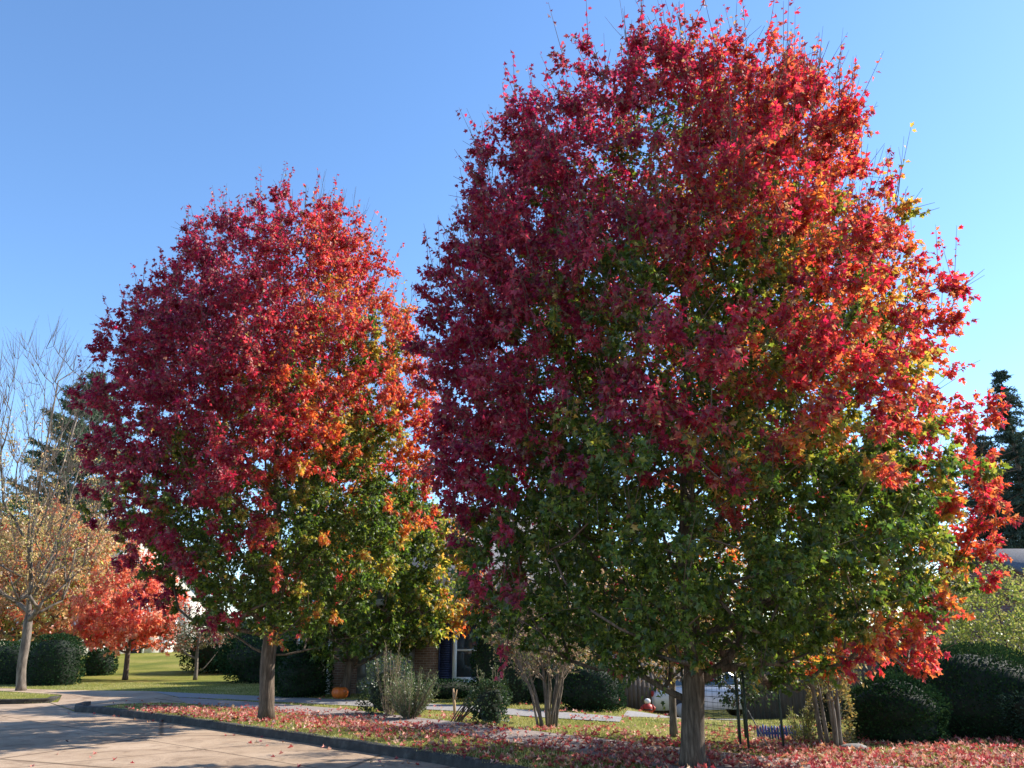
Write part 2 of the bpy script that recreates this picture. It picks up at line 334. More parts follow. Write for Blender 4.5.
def grow(seed, zk, rk, off, trunk_top, trunk_r, ncl, scaff=(), shellness=.42, pocket=.35, bow=.12, node=.3, lean=(0, 0), asc=.45, offz=None, gap_scale=1.1, outline=.12, flare=1.28):
    """returns (branch chains, cluster points, outward dirs, rel. radius) for a crown envelope"""
    rng = np.random.default_rng(seed)
    nodes = []; par = []; chains = []
    def addchain(pi, pts):
        ch = [pi] if pi >= 0 else []
        for p in pts: nodes.append(np.array(p, float)); par.append(pi); pi = len(nodes) - 1; ch.append(pi)
        chains.append(ch); return ch
    def ctr(z): return np.array([np.interp(z, [0, zk[0], trunk_top], [0, off[0] * .1, off[0]]) + lean[0] * z, np.interp(z, [0, zk[0], trunk_top], [0, off[1] * .1, off[1]]) + lean[1] * z])
    n = int(trunk_top / .25)
    ph = rng.uniform(0, 6, 4)
    tp = [(*(ctr(z) + .035 * np.array([math.sin(z * 1.3 + ph[0]) + .5 * math.sin(z * 3 + ph[2]), math.sin(z * 1.1 + ph[1])]) * min(1, z)), z) for z in np.linspace(0, trunk_top, n)]
    tr = addchain(-1, tp)
    for (z0, az, L, rise) in scaff:
        i = tr[int(z0 / trunk_top * (n - 1))]; p0 = nodes[i]; d = np.array([math.cos(az), math.sin(az), 0])
        pts = []
        k = int(L / .28)
        for q in range(1, k + 1):
            t = q / k; pts.append(p0 + d * L * (t ** .85) * .95 + np.array([0, 0, rise * (t ** 1.25)]) + rng.normal(0, .025, 3))
        addchain(i, pts)
    # clusters
    zz = np.linspace(zk[0], zk[-1], 200); rr = np.interp(zz, zk, rk); wgt = rr ** 1.6 + .02; cdf = np.cumsum(wgt) / wgt.sum()
    m = ncl * 3; z = np.interp(rng.random(m), cdf, zz); az = rng.uniform(0, 2 * math.pi, m); u = rng.random(m) ** shellness
    Rz = np.interp(z, zk, rk); A = np.c_[np.cos(az) * 2.2, np.sin(az) * 2.2, z * .55]
    Rz = Rz * (1 + outline * nz(A, 1.3, seed) + outline * .6 * nz(A, 3.1, seed + 3))
    X = (off[0] * ss(zk[0] - 1, trunk_top * .6, z) if offz is None else np.interp(z, zk, offz)) + lean[0] * z; Y = off[1] * ss(zk[0] - 1, trunk_top * .6, z) + lean[1] * z
    P = np.c_[X + u * Rz * np.cos(az), Y + u * Rz * np.sin(az), z + rng.normal(0, .12, m)]
    keep = nz(P, gap_scale, seed * 1.3) > -pocket - .5 * rng.random(m) * pocket
    P = P[keep][:ncl]; u = u[keep][:ncl]; az = az[keep][:ncl]; z = z[keep][:ncl]
    cx = np.c_[off[0] * ss(zk[0] - 1, trunk_top * .6, P[:, 2]), off[1] * ss(zk[0] - 1, trunk_top * .6, P[:, 2])]
    order = np.argsort(np.hypot(P[:, 0] - cx[:, 0], P[:, 1] - cx[:, 1]) + .12 * P[:, 2]); P = P[order]; u = u[order]; az = az[order]
    buf = np.zeros((len(nodes) + ncl * 14, 3)); buf[:len(nodes)] = nodes; minz = zk[0] * .75
    ends = []
    for c in P:
        N = len(nodes); d = buf[:N] - c; dh = np.hypot(d[:, 0], d[:, 1]); dist = np.linalg.norm(d, axis=1)
        cost = dist + 1.0 * np.maximum(0, d[:, 2] + asc * dh) + 5 * (buf[:N, 2] < minz)
        i = int(np.argmin(cost)); p0 = nodes[i]; L = np.linalg.norm(c - p0); k = max(1, min(12, int(L / node)))
        side = unit(rng.normal(0, 1, 3)) * L * .06
        pts = []
        for q in range(1, k + 1):
            t = q / k; pts.append(p0 + (c - p0) * t + (side - np.array([0, 0, bow * L])) * (4 * t * (1 - t)) * .6)
        addchain(i, pts); buf[N:len(nodes)] = nodes[N:]; ends.append(len(nodes) - 1)
    cnt = np.ones(len(nodes))
    for i in range(len(nodes) - 1, 0, -1):
        if par[i] >= 0: cnt[par[i]] += cnt[i] if False else 0
    tips = np.zeros(len(nodes)); 
    for e in ends: tips[e] += 1
    for i in range(len(nodes) - 1, -1, -1):
        if tips[i] == 0: tips[i] = .3
        if par[i] >= 0: tips[par[i]] += tips[i]
    r = trunk_r * (tips / tips[0]) ** .5
    r = np.maximum(r, .0035)
    zt = np.array([nodes[i][2] for i in tr])
    r[tr] *= 1 + (flare - 1) * np.exp(-zt / .18)
    out = []
    for ci, ch in enumerate(chains):
        pts = np.array([nodes[i] for i in ch]); rad = r[ch].copy()
        if ci > 0 and len(rad) > 1: rad[0] = min(rad[0], rad[1] * 1.25)
        out.append((pts, rad))
    return out, P, az, u
def wood(chains, parent, mat, mat2, thick=.018, ks=12, extra=None, labels=None, trunk_wob=.0):
    a = MB(); b_ = MB()
    for ci, (p, r) in enumerate(chains):
        if len(p) < 2: continue
        if r.max() > thick:
            k = ks if ci == 0 else (7 if r.max() > .04 else 5)
            a.tube(p, r, k, cap=True)
        else: b_.tube(p, r, 3, cap=False)
    if extra is not None:
        for p, r in extra: b_.tube(p, r, 3, cap=False)
    a.build('trunk', mat, parent, smooth=True)
    return b_
def crown(V, idx, tot, col, parent, leafm, twigm, mb=None, name='crown'):
    """leaves and the thin twigs that carry them, as one mesh with two materials"""
    nl = len(tot)
    if mb is not None and mb.n:
        W = np.concatenate(mb.v); idx = np.concatenate([idx, np.array(mb.i) + len(V)]); tot = np.concatenate([tot, mb.t])
        V = np.concatenate([V, W]); col = np.concatenate([col, np.full((len(W), 3), .1)])
    o = npmesh(name, V, idx, tot, [leafm, twigm], parent, col=col)
    mi = np.zeros(len(tot), np.int32); mi[nl:] = 1; o.data.polygons.foreach_set('material_index', mi); return o
def spray(P, az, rng, nshoot, nleaf, slen, lsize, colf, cx=(0, 0), up=.35, droop=.55, shape=MAPLE, F=MAPLE_F, vary=.25, clusters_z=None, spread=.7, outw=.6, tw=None, side_off=.55):
    """leaf shoots around each cluster point -> numpy leaf mesh data"""
    n = len(P); out = np.c_[np.cos(az), np.sin(az), np.zeros(n)]
    Pi = np.repeat(np.arange(n), nshoot)
    d = unit(out[Pi] * outw + np.array([0, 0, up]) + rng.normal(0, spread * .6, (len(Pi), 3)))
    Ls = (slen[Pi] if isinstance(slen, np.ndarray) else slen) * rng.uniform(.6, 1.3, len(Pi))
    if tw is not None:
        for q in range(len(Pi)): a_ = P[Pi[q]]; tw.tube(np.array([a_, a_ + d[q] * Ls[q] * .5, a_ + d[q] * Ls[q] + np.array([0, 0, .03])]), [.005, .004, .002], 3, cap=False)
    Li = np.repeat(np.arange(len(Pi)), nleaf); t = rng.random(len(Li)) ** .75
    base = P[Pi[Li]] + d[Li] * (Ls[Li] * t)[:, None]
    side = unit(rng.normal(0, 1, (len(Li), 3))); base = base + side * (lsize * side_off) * rng.random((len(Li), 1))
    tdir = unit(d[Li] * .35 + side * .6 + np.array([0, 0, -droop]) + rng.normal(0, .2, (len(Li), 3)))
    nrm = unit(out[Pi[Li]] * .35 + np.array([0, 0, .55]) + rng.normal(0, .8, (len(Li), 3)))
    sz = lsize * rng.uniform(1 - vary, 1 + vary, len(Li))
    V, idx, tot, k = leaves(base, tdir, nrm, sz, shape, F)
    col = colf(base, Pi[Li], rng)
    return V, idx, tot, np.repeat(col, k, axis=0)
def pick(pal, sel): return np.array(pal, float)[sel]
def jitter(c, rng, v=.25, h=.08):
    c = c * (1 + rng.uniform(-v, v, (len(c), 1))); return np.clip(c * (1 + rng.uniform(-h, h, c.shape)), 0, .95)

RED = [(.41, .028, .045), (.31, .02, .045), (.50, .06, .065), (.22, .02, .038), (.36, .07, .055)]
ORG = [(.55, .13, .035), (.54, .19, .045), (.48, .09, .04)]
YEL = [(.50, .36, .06), (.46, .28, .06), (.34, .32, .05)]
GRN = [(.06, .105, .014), (.09, .145, .018), (.042, .075, .012), (.16, .2, .028)]
def maple(name, loc, label, seed, zk, rk, off, ttop, tr, ncl, scaff, colscore, group, lsize=.105, bare=55, nshoot=6, nleaf=13, offz=None):
    root = empty(name, loc, label, 'tree', group)
    rng = np.random.default_rng(seed + 50)
    ch, P, az, u = grow(seed, zk, rk, off, ttop, tr, ncl, scaff, offz=offz)
    # leafless upright twig tips standing out of the crown
    ex = []
    zt = zk[-1]; cand = np.where((u > .8) & (P[:, 2] > zt * .55) & (P[:, 0] > -1.0))[0]; rng.shuffle(cand)
    for i in cand[:bare]:
        o = np.array([math.cos(az[i]), math.sin(az[i]), 0]); dirv = unit(np.array([0, 0, 1.0]) + o * rng.uniform(.1, .4) + rng.normal(0, .07, 3)); L = rng.uniform(.6, 1.25)
        q = np.linspace(0, 1, 4)[:, None]; pts = P[i] + dirv * L * q + np.array([0, 0, 1]) * .1 * L * q ** 2
        ex.append((pts, np.array([.005, .0045, .003, .0018])))
        for s_ in range(3):
            t = rng.uniform(.2, .8); d2 = unit(dirv + rng.normal(0, .22, 3)); pp = P[i] + dirv * L * t
            ex.append((np.array([pp, pp + d2 * L * .2, pp + d2 * L * .35 + np.array([0, 0, .03])]), np.array([.0035, .003, .0018])))
    # shoots as real twigs for part of the clusters
    for i in range(0, len(P), 2):
        o = np.array([math.cos(az[i]), math.sin(az[i]), 0])
        for s_ in range(2):
            d2 = unit(o * .6 + np.array([0, 0, .45]) + rng.normal(0, .4, 3)); ex.append((np.array([P[i], P[i] + d2 * .22, P[i] + d2 * .45]), np.array([.005, .004, .0025])))
    tw = wood(ch, root, M['bark'], M['twig'], ks=16, extra=ex)
    clsc = rng.normal(0, 1, len(P))
    def colf(B, ci, rng):
        Q = P[ci] * .75 + B * .25; s = colscore(Q) + .20 * clsc[ci] + .40 * nz(Q, .8, seed) + .26 * nz(Q, 1.7, seed + 9) + rng.normal(0, .045, len(B))
        n = len(B); c = jitter(pick(GRN, rng.integers(0, 4, n)), rng)
        lf = ss(1.2, -.8, B[:, 0]); g2 = (s > -.12) & (rng.random(n) > .75 * lf); yel = jitter(pick(YEL, rng.integers(0, 3, n)), rng); mixy = np.clip((s + .12) / .14, 0, 1)[:, None] * .8
        c = np.where(g2[:, None], c * (1 - mixy) + yel * mixy, c)
        orr = jitter(pick(ORG, rng.integers(0, 3, n)), rng); ff = (ss(.02, .16, s) * (rng.random(n) > .8 * lf))[:, None]; c = c * (1 - ff) + orr * ff
        red = jitter(pick(RED, (rng.integers(0, 5, n) * (rng.random(n) < .5) + (np.abs(np.round(clsc[ci] * 2)).astype(int) % 5) * 1) % 5), rng); red = np.where((rng.random(n) < .09)[:, None], np.array([.3, .17, .08]), red) * (1 + ss(.8, -1.5, B[:, 0])[:, None] * np.array([-.22, -.25, .2])); ff = np.where(rng.random(n) < lf, ss(.03, .14, s), ss(.12, .3, s)); ff = np.where(rng.random(n) < redness(B), ff, ff * .35)[:, None]; c = c * (1 - ff) + red * ff  # reds darker and more purple to the left: crown's shade put into leaf colour
        return c
    redness = colscore.redness
    V, idx, tot, col = spray(P, az, rng, nshoot, nleaf, np.where(u < .62, .62, .27), lsize, colf, up=.55, outw=.5, spread=.8, side_off=.5)
    # extra upright leafy shoots along the top outline
    top = np.where((u > .7) & (P[:, 2] > zt * .5))[0]
    V2, i2, t2, c2 = spray(P[top] + np.array([0, 0, .15]), az[top], rng, 1, 11, .72, lsize * .9, lambda B, ci, r_: colf(B, top[ci], r_), up=1.5, droop=.5, spread=.5, outw=.35, tw=tw)
    n0 = len(V); V = np.concatenate([V, V2]); idx = np.concatenate([idx, i2 + n0]); tot = np.concatenate([tot, t2]); col = np.concatenate([col, c2])
    crown(V, idx, tot, col, root, M['leaf'], M['twig'], tw)
    return root

# ------------------------------------------------------------------ the two big maples
t1 = at(693, 767)
def sc1(B):
    h = B[:, 2] / 10.2; x = B[:, 0] - .6 * h; r = np.hypot(x, B[:, 1]) / np.interp(B[:, 2], Z1, R1)
    return 1.35 * (h - .37 - .06 * ss(0, 2, x)) + .55 * ss(1.9, 3.7, x) * ss(.95, .3, h) + 1.15 * (r - .78) + .5 * ss(.5, 3.5, x) * (r - .72) - .12 * ss(-.5, 1.5, x) * ss(.9, .4, h) + .16 * ss(-1, -4, x) * ss(.25, .4, h)
sc1.redness = lambda B: np.clip(1.0 - .42 * ss(-1.0, 3.0, B[:, 0]), 0, 1)
Z1 = [1.15, 1.65, 2.6, 4, 5.6, 7.2, 8.5, 9.4, 10.1]; R1 = [1.3, 3.0, 3.7, 3.65, 3.55, 3.4, 2.95, 2.35, 1.2]
scaff1 = [(1.0, 2.9, 1.5, 1.2), (1.1, .35, 1.6, 1.5), (1.75, 2.4, 2.4, 1.5), (1.9, 3.7, 2.5, 1.3), (1.6, 5.3, 2.4, 1.0), (2.1, .9, 2.5, 2.2), (2.4, 1.7, 2.2, 2.4), (2.3, 4.6, 2.2, 2.3), (2.7, 2.9, 2.4, 3.0), (3.0, .1, 2.4, 2.9), (3.4, 5.6, 2.1, 3.1), (3.9, 2.2, 2.0, 3.1), (4.4, 4.0, 2.0, 3.0), (5.0, .7, 2.0, 3.0)]
maple('maple_tree', (t1[0], t1[1], .1), 'largest and nearest red and green maple, its trunk at the bottom edge right of centre', 11, Z1, R1, (.42, .0), 8.6, .148, 3300, scaff1, sc1, 'big red maples on the verge', lsize=.075, offz=[.5, .55, .5, .25, .1, .12, .2, .2, .2])
t2 = at(266, 720)
Z2 = [1.75, 2.2, 3.2, 4.6, 6.4, 8.3, 9.8, 11.1, 12.0]; R2 = [1.0, 2.1, 3.1, 3.75, 3.9, 3.45, 2.75, 1.95, .8]
def sc2(B):
    h = B[:, 2] / 11.6; x = B[:, 0]; r = np.hypot(x + .0, B[:, 1]) / np.interp(B[:, 2], Z2, R2)
    return 2.1 * (h - .345 - .06 * ss(-.5, 1.5, x)) + .9 * (r - .72) - .5 * ss(.2, 1.4, x) * ss(.6, .72, h) * ss(.95, .8, h) + .4 * ss(1.9, 3.2, x) - .22 * ss(.5, 3, x) * ss(.75, .3, h) + .1 * ss(-1, -3, x)
sc2.redness = lambda B: np.clip(1.0 - .55 * ss(-.2, 2.6, B[:, 0]), 0, 1)
scaff2 = [(1.5, 2.9, 1.8, 1.1), (1.45, .1, 2.2, .5), (1.9, 4.2, 2.0, 1.6), (2.2, 1.2, 2.2, 2.2), (2.4, 2.3, 2.2, 2.5), (2.3, 5.2, 2.2, 2.4), (2.8, 3.3, 2.1, 2.9), (3.1, .2, 2.1, 3.0), (3.6, 4.7, 2.0, 3.0), (4.2, 1.9, 2.0, 3.1), (4.8, 3.6, 1.9, 3)]
maple('maple_tree', (t2[0], t2[1], .1), 'smaller dark crimson maple on the kerb verge, second big tree from the camera', 23, Z2, R2, (-.42, 0), 9.9, .152, 2500, scaff2, sc2, 'big red maples on the verge', lsize=.084)

# ------------------------------------------------------------------ smaller trees
root_tw = {}
def tree(name, loc, label, cat, seed, zk, rk, ttop, tr, ncl, pal, wts, lsize, nsh, nlf, off=(0, 0), bark='bark', twig='twig', lm='greenleaf', slen=.4, shape=OVAL, F=OVAL_F, scaff=(), pocket=.4, group=None, colf=None, bow=.12, outline=.16, droop=.4, up=.35, thick=.018, ex=None, leaf_part='crown', shellness=.42, asc=.45, lean=(0, 0)):
    root = empty(name, loc, label, cat, group); rng = np.random.default_rng(seed + 50)
    ch, P, az, u = grow(seed, zk, rk, off, ttop, tr, ncl, scaff, pocket=pocket, bow=bow, outline=outline, shellness=shellness, asc=asc, lean=lean)
    tw = wood(ch, root, M[bark], M[twig], thick=thick, extra=ex(P, az, rng) if ex else None); root_tw[root.name] = tw
    wts = np.array(wts, float) / sum(wts); cl = rng.choice(len(pal), len(P), p=wts)
    def cf(B, ci, rng):
        a = cl[ci]; s = rng.random(len(B)) < .35; a = np.where(s, rng.choice(len(pal), len(B), p=wts), a)
        return jitter(pick(pal, a), rng)
    if nsh:
        V, idx, tot, col = spray(P, az, rng, nsh, nlf, slen, lsize, colf or cf, shape=shape, F=F, droop=droop, up=up)
        crown(V, idx, tot, col, root, M[lm], M[twig], tw, leaf_part)
    return root
def g(x, y): return float(H(x, y))
TAN = [(.42, .25, .12), (.5, .34, .16), (.32, .17, .08), (.36, .3, .1)]
# young maple with the pumpkin at its foot
x, y = at(345, 697)
def cfy(B, ci, rng):
    s = -.5 + .36 * (B[:, 0] - 1.2) + .5 * nz(B, .9, 4) + rng.normal(0, .22, len(B)) + .2 * (np.hypot(B[:, 0], B[:, 1]) - 2)
    n = len(B); c = jitter(pick(GRN, rng.integers(0, 4, n)), rng); f = ss(.1, .5, s)[:, None]; c = c * (1 - f) + f * jitter(pick(YEL, rng.integers(0, 3, n)), rng)
    f = ss(.5, .95, s)[:, None]; return c * (1 - f) + f * jitter(pick(ORG + YEL[:1], rng.integers(0, 4, n)), rng)
tree('maple_tree', (x, y, .1), 'young green and yellow maple with a forked trunk and an orange pumpkin at its foot', 'tree', 31, [1.3, 1.8, 2.8, 4.2, 5.6, 6.4], [1.2, 2.3, 2.9, 2.8, 1.8, .6], 4.8, .13, 650, GRN, [1, 1, 1, 1], .13, 6, 9, off=(.9, 0), lm='leaf', shape=MAPLE, F=MAPLE_F, colf=cfy, scaff=[(1.0, .4, 1.8, 1.3), (1.5, 2.6, 1.5, 1.2)])
# red cherry on far lawn
x, y = at(125, 680)
tree('red_tree', (x, y, g(x, y)), 'small salmon red tree with a short trunk alone on the far sunlit lawn', 'tree', 37, [1.35, 1.9, 2.6, 3.6, 4.6, 5.6], [1.2, 2.0, 2.35, 1.9, 1.2, .4], 3.8, .11, 230, [(.56, .13, .08), (.54, .2, .1), (.62, .32, .2), (.45, .08, .06)], [3, 3, 1.5, 2], .16, 6, 8, lm='leaf', slen=.5, shape=MAPLE, F=MAPLE_F)
# orange-brown broad tree behind hedge left
tree('broadleaf_tree', (-23.5, 43, g(-23.5, 43)), 'tan and russet leaved tree spreading behind the clipped round hedge and lamp', 'tree', 41, [1.6, 2.4, 4, 6, 7.6, 8.6], [2.5, 4.6, 5.0, 4.0, 2.4, .8], 6.5, .25, 620, TAN + [(.42, .12, .06), (.26, .24, .06)], [2, 1, 2, 2, 4, 2], .2, 6, 7, slen=.6, pocket=.3, lm='leaf')
tree('broadleaf_tree', (-31.5, 50, g(-31.5, 50)), 'yellow green tree at the left edge of the photo behind the hedges', 'tree', 43, [1.5, 3, 5, 8, 10], [3, 5, 5.5, 4, 1], 8, .3, 700, [(.3, .3, .05), (.14, .2, .04), (.45, .33, .08)], [2, 2, 1], .22, 6, 6, slen=.6)
# nearly bare tree on the island
x, y = at(21, 691)
def barex(P, az, rng):
    ex = []
    for i in range(len(P)):
        for s_ in range(4):
            o = np.array([math.cos(az[i]), math.sin(az[i]), 0]); d = unit(o * .35 + np.array([0, 0, .9]) + rng.normal(0, .3, 3)); L = rng.uniform(.5, 1.2)
            ex.append((np.array([P[i], P[i] + d * L * .5, P[i] + d * L + np.array([0, 0, .08])]), np.array([.008, .006, .003])))
    return ex
def cfb(B, ci, rng): return jitter(pick(TAN + [(.25, .22, .06)], rng.integers(0, 5, len(B))), rng)
def scb(): return [(2.5, 2.8, .9, 5.5), (2.9, .2, 1.0, 6.0), (3.4, 1.5, .8, 5.0), (3.8, 4.2, .9, 5.5), (5.0, .9, .8, 5.0), (6.0, 3.2, .8, 4.5), (6.6, 5.2, .8, 4.5)]
bt = tree('bare_tree', (x, y, .08), 'nearly bare pale barked tree on the small verge at the left edge', 'tree', 47, [3.0, 4, 6, 8.5, 10.5, 12, 13], [1.2, 2.2, 2.8, 2.6, 2.1, 1.3, .4], 11.5, .145, 420, TAN, [1] * 4, .1, 0, 0, bark='palebark', twig='tantwig', scaff=scb(), pocket=.5, ex=barex, thick=.03, bow=.03, asc=1.6, lean=(-.1, 0))
rng = np.random.default_rng(5); nB = 400
zB = rng.triangular(3, 5, 9.5, nB); aB = rng.uniform(0, 6.28, nB); rB = np.interp(zB, [3, 4, 6, 8.5, 10.5], [1.6, 2.9, 3.4, 2.9, 2]) * rng.random(nB) ** .5
V, idx, tot, col = spray(np.c_[rB * np.cos(aB) - .1 * zB, rB * np.sin(aB), zB], aB, rng, 4, 5, .5, .085, cfb, shape=OVAL, F=OVAL_F)
crown(V, idx, tot, col, bt, M['leaf'], M['tantwig'], root_tw[bt.name])
# tan sunlit trees behind the fence
for (x, y, sc, s, lb) in [(1.2, 42, 1.0, 61, 'tan leaved tree above the brick house wall behind the crape myrtle'), (6.5, 43, 1.15, 62, 'tan leaved tree rising behind the dark board fence in the middle'), (13, 45, 1.2, 63, 'tan leaved tree behind the fence and the mesh cage'), (19.0, 42, 1.45, 64, 'olive and tan tree behind the dark hedge at the right')]:
    pal = TAN if s < 64 else [(.2, .22, .05), (.3, .26, .08), (.42, .3, .14)]
    tree('broadleaf_tree', (x, y, g(x, y)), lb, 'tree', s, [z * sc for z in (1.2, 2.2, 4, 6, 7.4)], [r_ * sc for r_ in (1.8, 3.2, 3.6, 2.8, .8)], 5.6 * sc, .2, 420, pal, [1] * len(pal), .17, 6, 6, bark='palebark', twig='tantwig', slen=.6, group='tan trees behind the fence', lm='leaf')
# yellow-green bushy tree by the right house
x, y = 11.4, 19.5
tree('shrub', (x, y, g(x, y)), 'tall airy yellow green shrub behind the dark hedge beside the right house', 'shrub', 71, [.5, 1.1, 1.9, 2.6, 3.2], [1.2, 1.9, 2.0, 1.5, .5], 2.8, .07, 420, [(.3, .32, .07), (.2, .24, .05), (.4, .36, .12)], [2, 2, 1], .075, 6, 8, slen=.35)
# small white-stemmed tree and dark mass under shade at left
x, y = at(195, 680)
tree('ornamental_tree', (x, y, g(x, y)), 'small leaning pale stemmed tree beside the dark evergreen mass on the left lawn', 'tree', 73, [1.1, 1.6, 2.4, 3.2], [.8, 1.5, 1.6, .5], 2.4, .07, 120, [(.1, .1, .04), (.3, .1, .06)], [2, 1], .1, 5, 6, bark='palebark', scaff=[(.35, .7, 1.1, 1.5)]) if False else None
tree('ornamental_tree', (x, y, g(x, y)), 'small pale stemmed tree beside the dark evergreen mass on the left lawn', 'tree', 73, [1.1, 1.6, 2.4, 3.2], [.8, 1.5, 1.6, .5], 2.4, .08, 120, [(.1, .1, .04), (.3, .1, .06)], [2, 1], .1, 5, 6, bark='palebark', scaff=[(.35, .6, 1.2, 1.5)])
# sapling
x, y = at(674, 737)
tree('sapling', (x, y, g(x, y)), 'thin young tree just left of the near maple trunk', 'tree', 75, [.9, 1.3, 2.0, 2.6], [.5, 1.0, 1.0, .3], 2.2, .06, 90, TAN + GRN[:1], [1] * 5, .08, 5, 6, bark='palebark')
# crape myrtle: many stems
def multistem(loc, label, seed, stems, hgt, spreadr, tr, pal, nl, lsize, bark='palebark', name='crape_myrtle', ncl=200, extra_fine=True):
    root = empty(name, loc, label, 'tree' if hgt > 2 else 'shrub'); rng = np.random.default_rng(seed)
    A = MB(); B_ = MB(); tips = []; az_t = []
    for s_ in range(stems):
        az = s_ * 2.4 + rng.uniform(-.3, .3); r1 = spreadr * rng.uniform(.35, 1.0); hh = hgt * rng.uniform(.75, 1)
        b0 = np.array([math.cos(az) * .16, math.sin(az) * .16, 0]) * rng.uniform(.4, 1.2)
        t = np.linspace(0, 1, 9)[:, None]
        P = b0 + np.array([math.cos(az), math.sin(az), 0]) * r1 * t ** 1.5 + np.array([0, 0, hh]) * t + np.cumsum(rng.normal(0, .022, (9, 3)), axis=0) * np.minimum(1, t * 3)
        rad = tr * rng.uniform(.7, 1.1) * (1 - .8 * t[:, 0]); A.tube(P, rad, 7)
        for q in range(3, 9):
            for e in range(3):
                d = unit(np.array([math.cos(az + rng.normal(0, 1)), math.sin(az + rng.normal(0, 1)), rng.uniform(.5, 1.4)])); L = rng.uniform(.35, .8) * hgt / 3
                p0 = P[q]; pts = np.array([p0, p0 + d * L * .5, p0 + d * L + np.array([0, 0, .1 * L])]); B_.tube(pts, [rad[q] * .4, rad[q] * .28, .005], 4, cap=False)
                for f in range(5):
                    d2 = unit(d + rng.normal(0, .5, 3)); p1 = pts[1] + (pts[2] - pts[1]) * rng.random(); L2 = L * rng.uniform(.4, .8)
                    B_.tube(np.array([p1, p1 + d2 * L2 * .5, p1 + d2 * L2]), [.006, .005, .003], 3, cap=False); tips.append(p1 + d2 * L2 * .7); az_t.append(az)
    A.build('trunk', M[bark], root, smooth=True)
    tips = np.array(tips); az_t = np.array(az_t)
    if nl:
        cl = rng.integers(0, len(pal), len(tips))
        V, i, t, c = spray(tips, az_t, rng, 2, nl, .2, lsize, lambda B, ci, r_: jitter(pick(pal, cl[ci]), r_), shape=OVAL, F=OVAL_F)
        crown(V, i, t, c, root, M['greenleaf'], M['tantwig'], B_)
    return root
x, y = at(548, 728)
multistem((x, y, .1), 'many stemmed crape myrtle with bare pale trunks left of the near maple', 81, 12, 2.7, 1.35, .036, [(.5, .34, .22), (.42, .3, .15), (.2, .22, .06)], 3, .05)
x, y = at(834, 748)
multistem((x, y, g(x, y)), 'leaning pale stemmed small tree beside the dark hedge right of the mesh cage', 83, 5, 2.3, .6, .04, [(.16, .17, .05), (.4, .28, .1)], 4, .055, name='ornamental_tree')

# ------------------------------------------------------------------ shrubs
def shrub(loc, label, seed, rx, ry, rz, n, lsize, pal, core=.82, lm='darkleaf', name='shrub', rough=.12, group=None, shape=OVAL, cat='shrub', boxy=2.0, stems=False):
    """a mounded shrub: leaves through the outer shell of a noisy superellipsoid, dark inner twigs behind them"""
    root = empty(name, loc, label, cat, group); rng = np.random.default_rng(seed)
    d = unit(rng.normal(0, 1, (n, 3))); d[:, 2] = np.abs(d[:, 2] + .75) - .75; d = unit(d)
    def surf(d):
        k = (np.abs(d[:, 0]) ** boxy + np.abs(d[:, 1]) ** boxy + np.abs(d[:, 2]) ** boxy) ** (-1 / boxy)
        return k * (1 + rough * nz(d * np.array([rx, ry, rz]), 1.6 / max(.6, rx * .5), seed) + rough * .5 * nz(d * np.array([rx, ry, rz]), 4.5, seed + 2))
    s = surf(d) * (1 - .2 * rng.random(n) ** 2)
    sc = np.array([rx, ry, rz * .62]); cz = rz * .40
    P = d * s[:, None] * sc + np.array([0, 0, cz]); k = P[:, 2] > .02; P = P[k]; d = d[k]; n = len(P)
    t = unit(d * .8 + rng.normal(0, .5, (n, 3)) + np.array([0, 0, .2])); nr = unit(d + rng.normal(0, .6, (n, 3)))
    V, idx, tot, kk = leaves(P, t, nr, lsize * rng.uniform(.7, 1.3, n), shape, OVAL_F)
    cl = nz(P, 3.0, seed); a = np.clip(((cl + rng.normal(0, .5, n)) * .5 + .5) * len(pal), 0, len(pal) - 1).astype(int)
    npmesh('foliage', V, idx, tot, M[lm], root, col=np.repeat(jitter(pick(pal, a), rng, .3), kk, axis=0))
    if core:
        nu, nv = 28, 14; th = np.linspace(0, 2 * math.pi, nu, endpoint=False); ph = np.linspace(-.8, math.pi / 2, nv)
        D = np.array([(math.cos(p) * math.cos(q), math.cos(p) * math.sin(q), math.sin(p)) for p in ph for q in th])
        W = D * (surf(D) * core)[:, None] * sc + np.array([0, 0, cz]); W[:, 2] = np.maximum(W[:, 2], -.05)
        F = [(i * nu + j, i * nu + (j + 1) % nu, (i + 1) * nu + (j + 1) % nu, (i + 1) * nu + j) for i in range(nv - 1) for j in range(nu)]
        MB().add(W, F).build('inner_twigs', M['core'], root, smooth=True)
    return root
DK = [(.012, .035, .014), (.02, .05, .018), (.03, .06, .02)]
GD = [(.04, .075, .025), (.07, .11, .035), (.03, .05, .02)]
GY = [(.11, .14, .06), (.16, .18, .08), (.07, .1, .04)]
def S(px, py, *a, **k):
    x, y = at(px, py); return shrub((x, y, g(x, y) - .02), *a, **k)
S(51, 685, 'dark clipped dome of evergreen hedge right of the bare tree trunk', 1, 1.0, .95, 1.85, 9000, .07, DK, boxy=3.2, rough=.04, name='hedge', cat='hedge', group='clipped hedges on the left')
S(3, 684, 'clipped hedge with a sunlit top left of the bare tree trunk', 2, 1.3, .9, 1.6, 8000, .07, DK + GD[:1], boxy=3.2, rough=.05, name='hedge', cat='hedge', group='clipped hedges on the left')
S(98, 676, 'small dark cone shrub against the far white house', 3, .8, .8, 1.3, 2500, .1, DK, rough=.06)
x, y = -14.5, 45.5
shrub((x, y, g(x, y)), 'big dark evergreen mass left of the young maple, nearest the pale stemmed tree', 4, 3.2, 2.2, 2.9, 9000, .12, DK, name='evergreen_shrub')
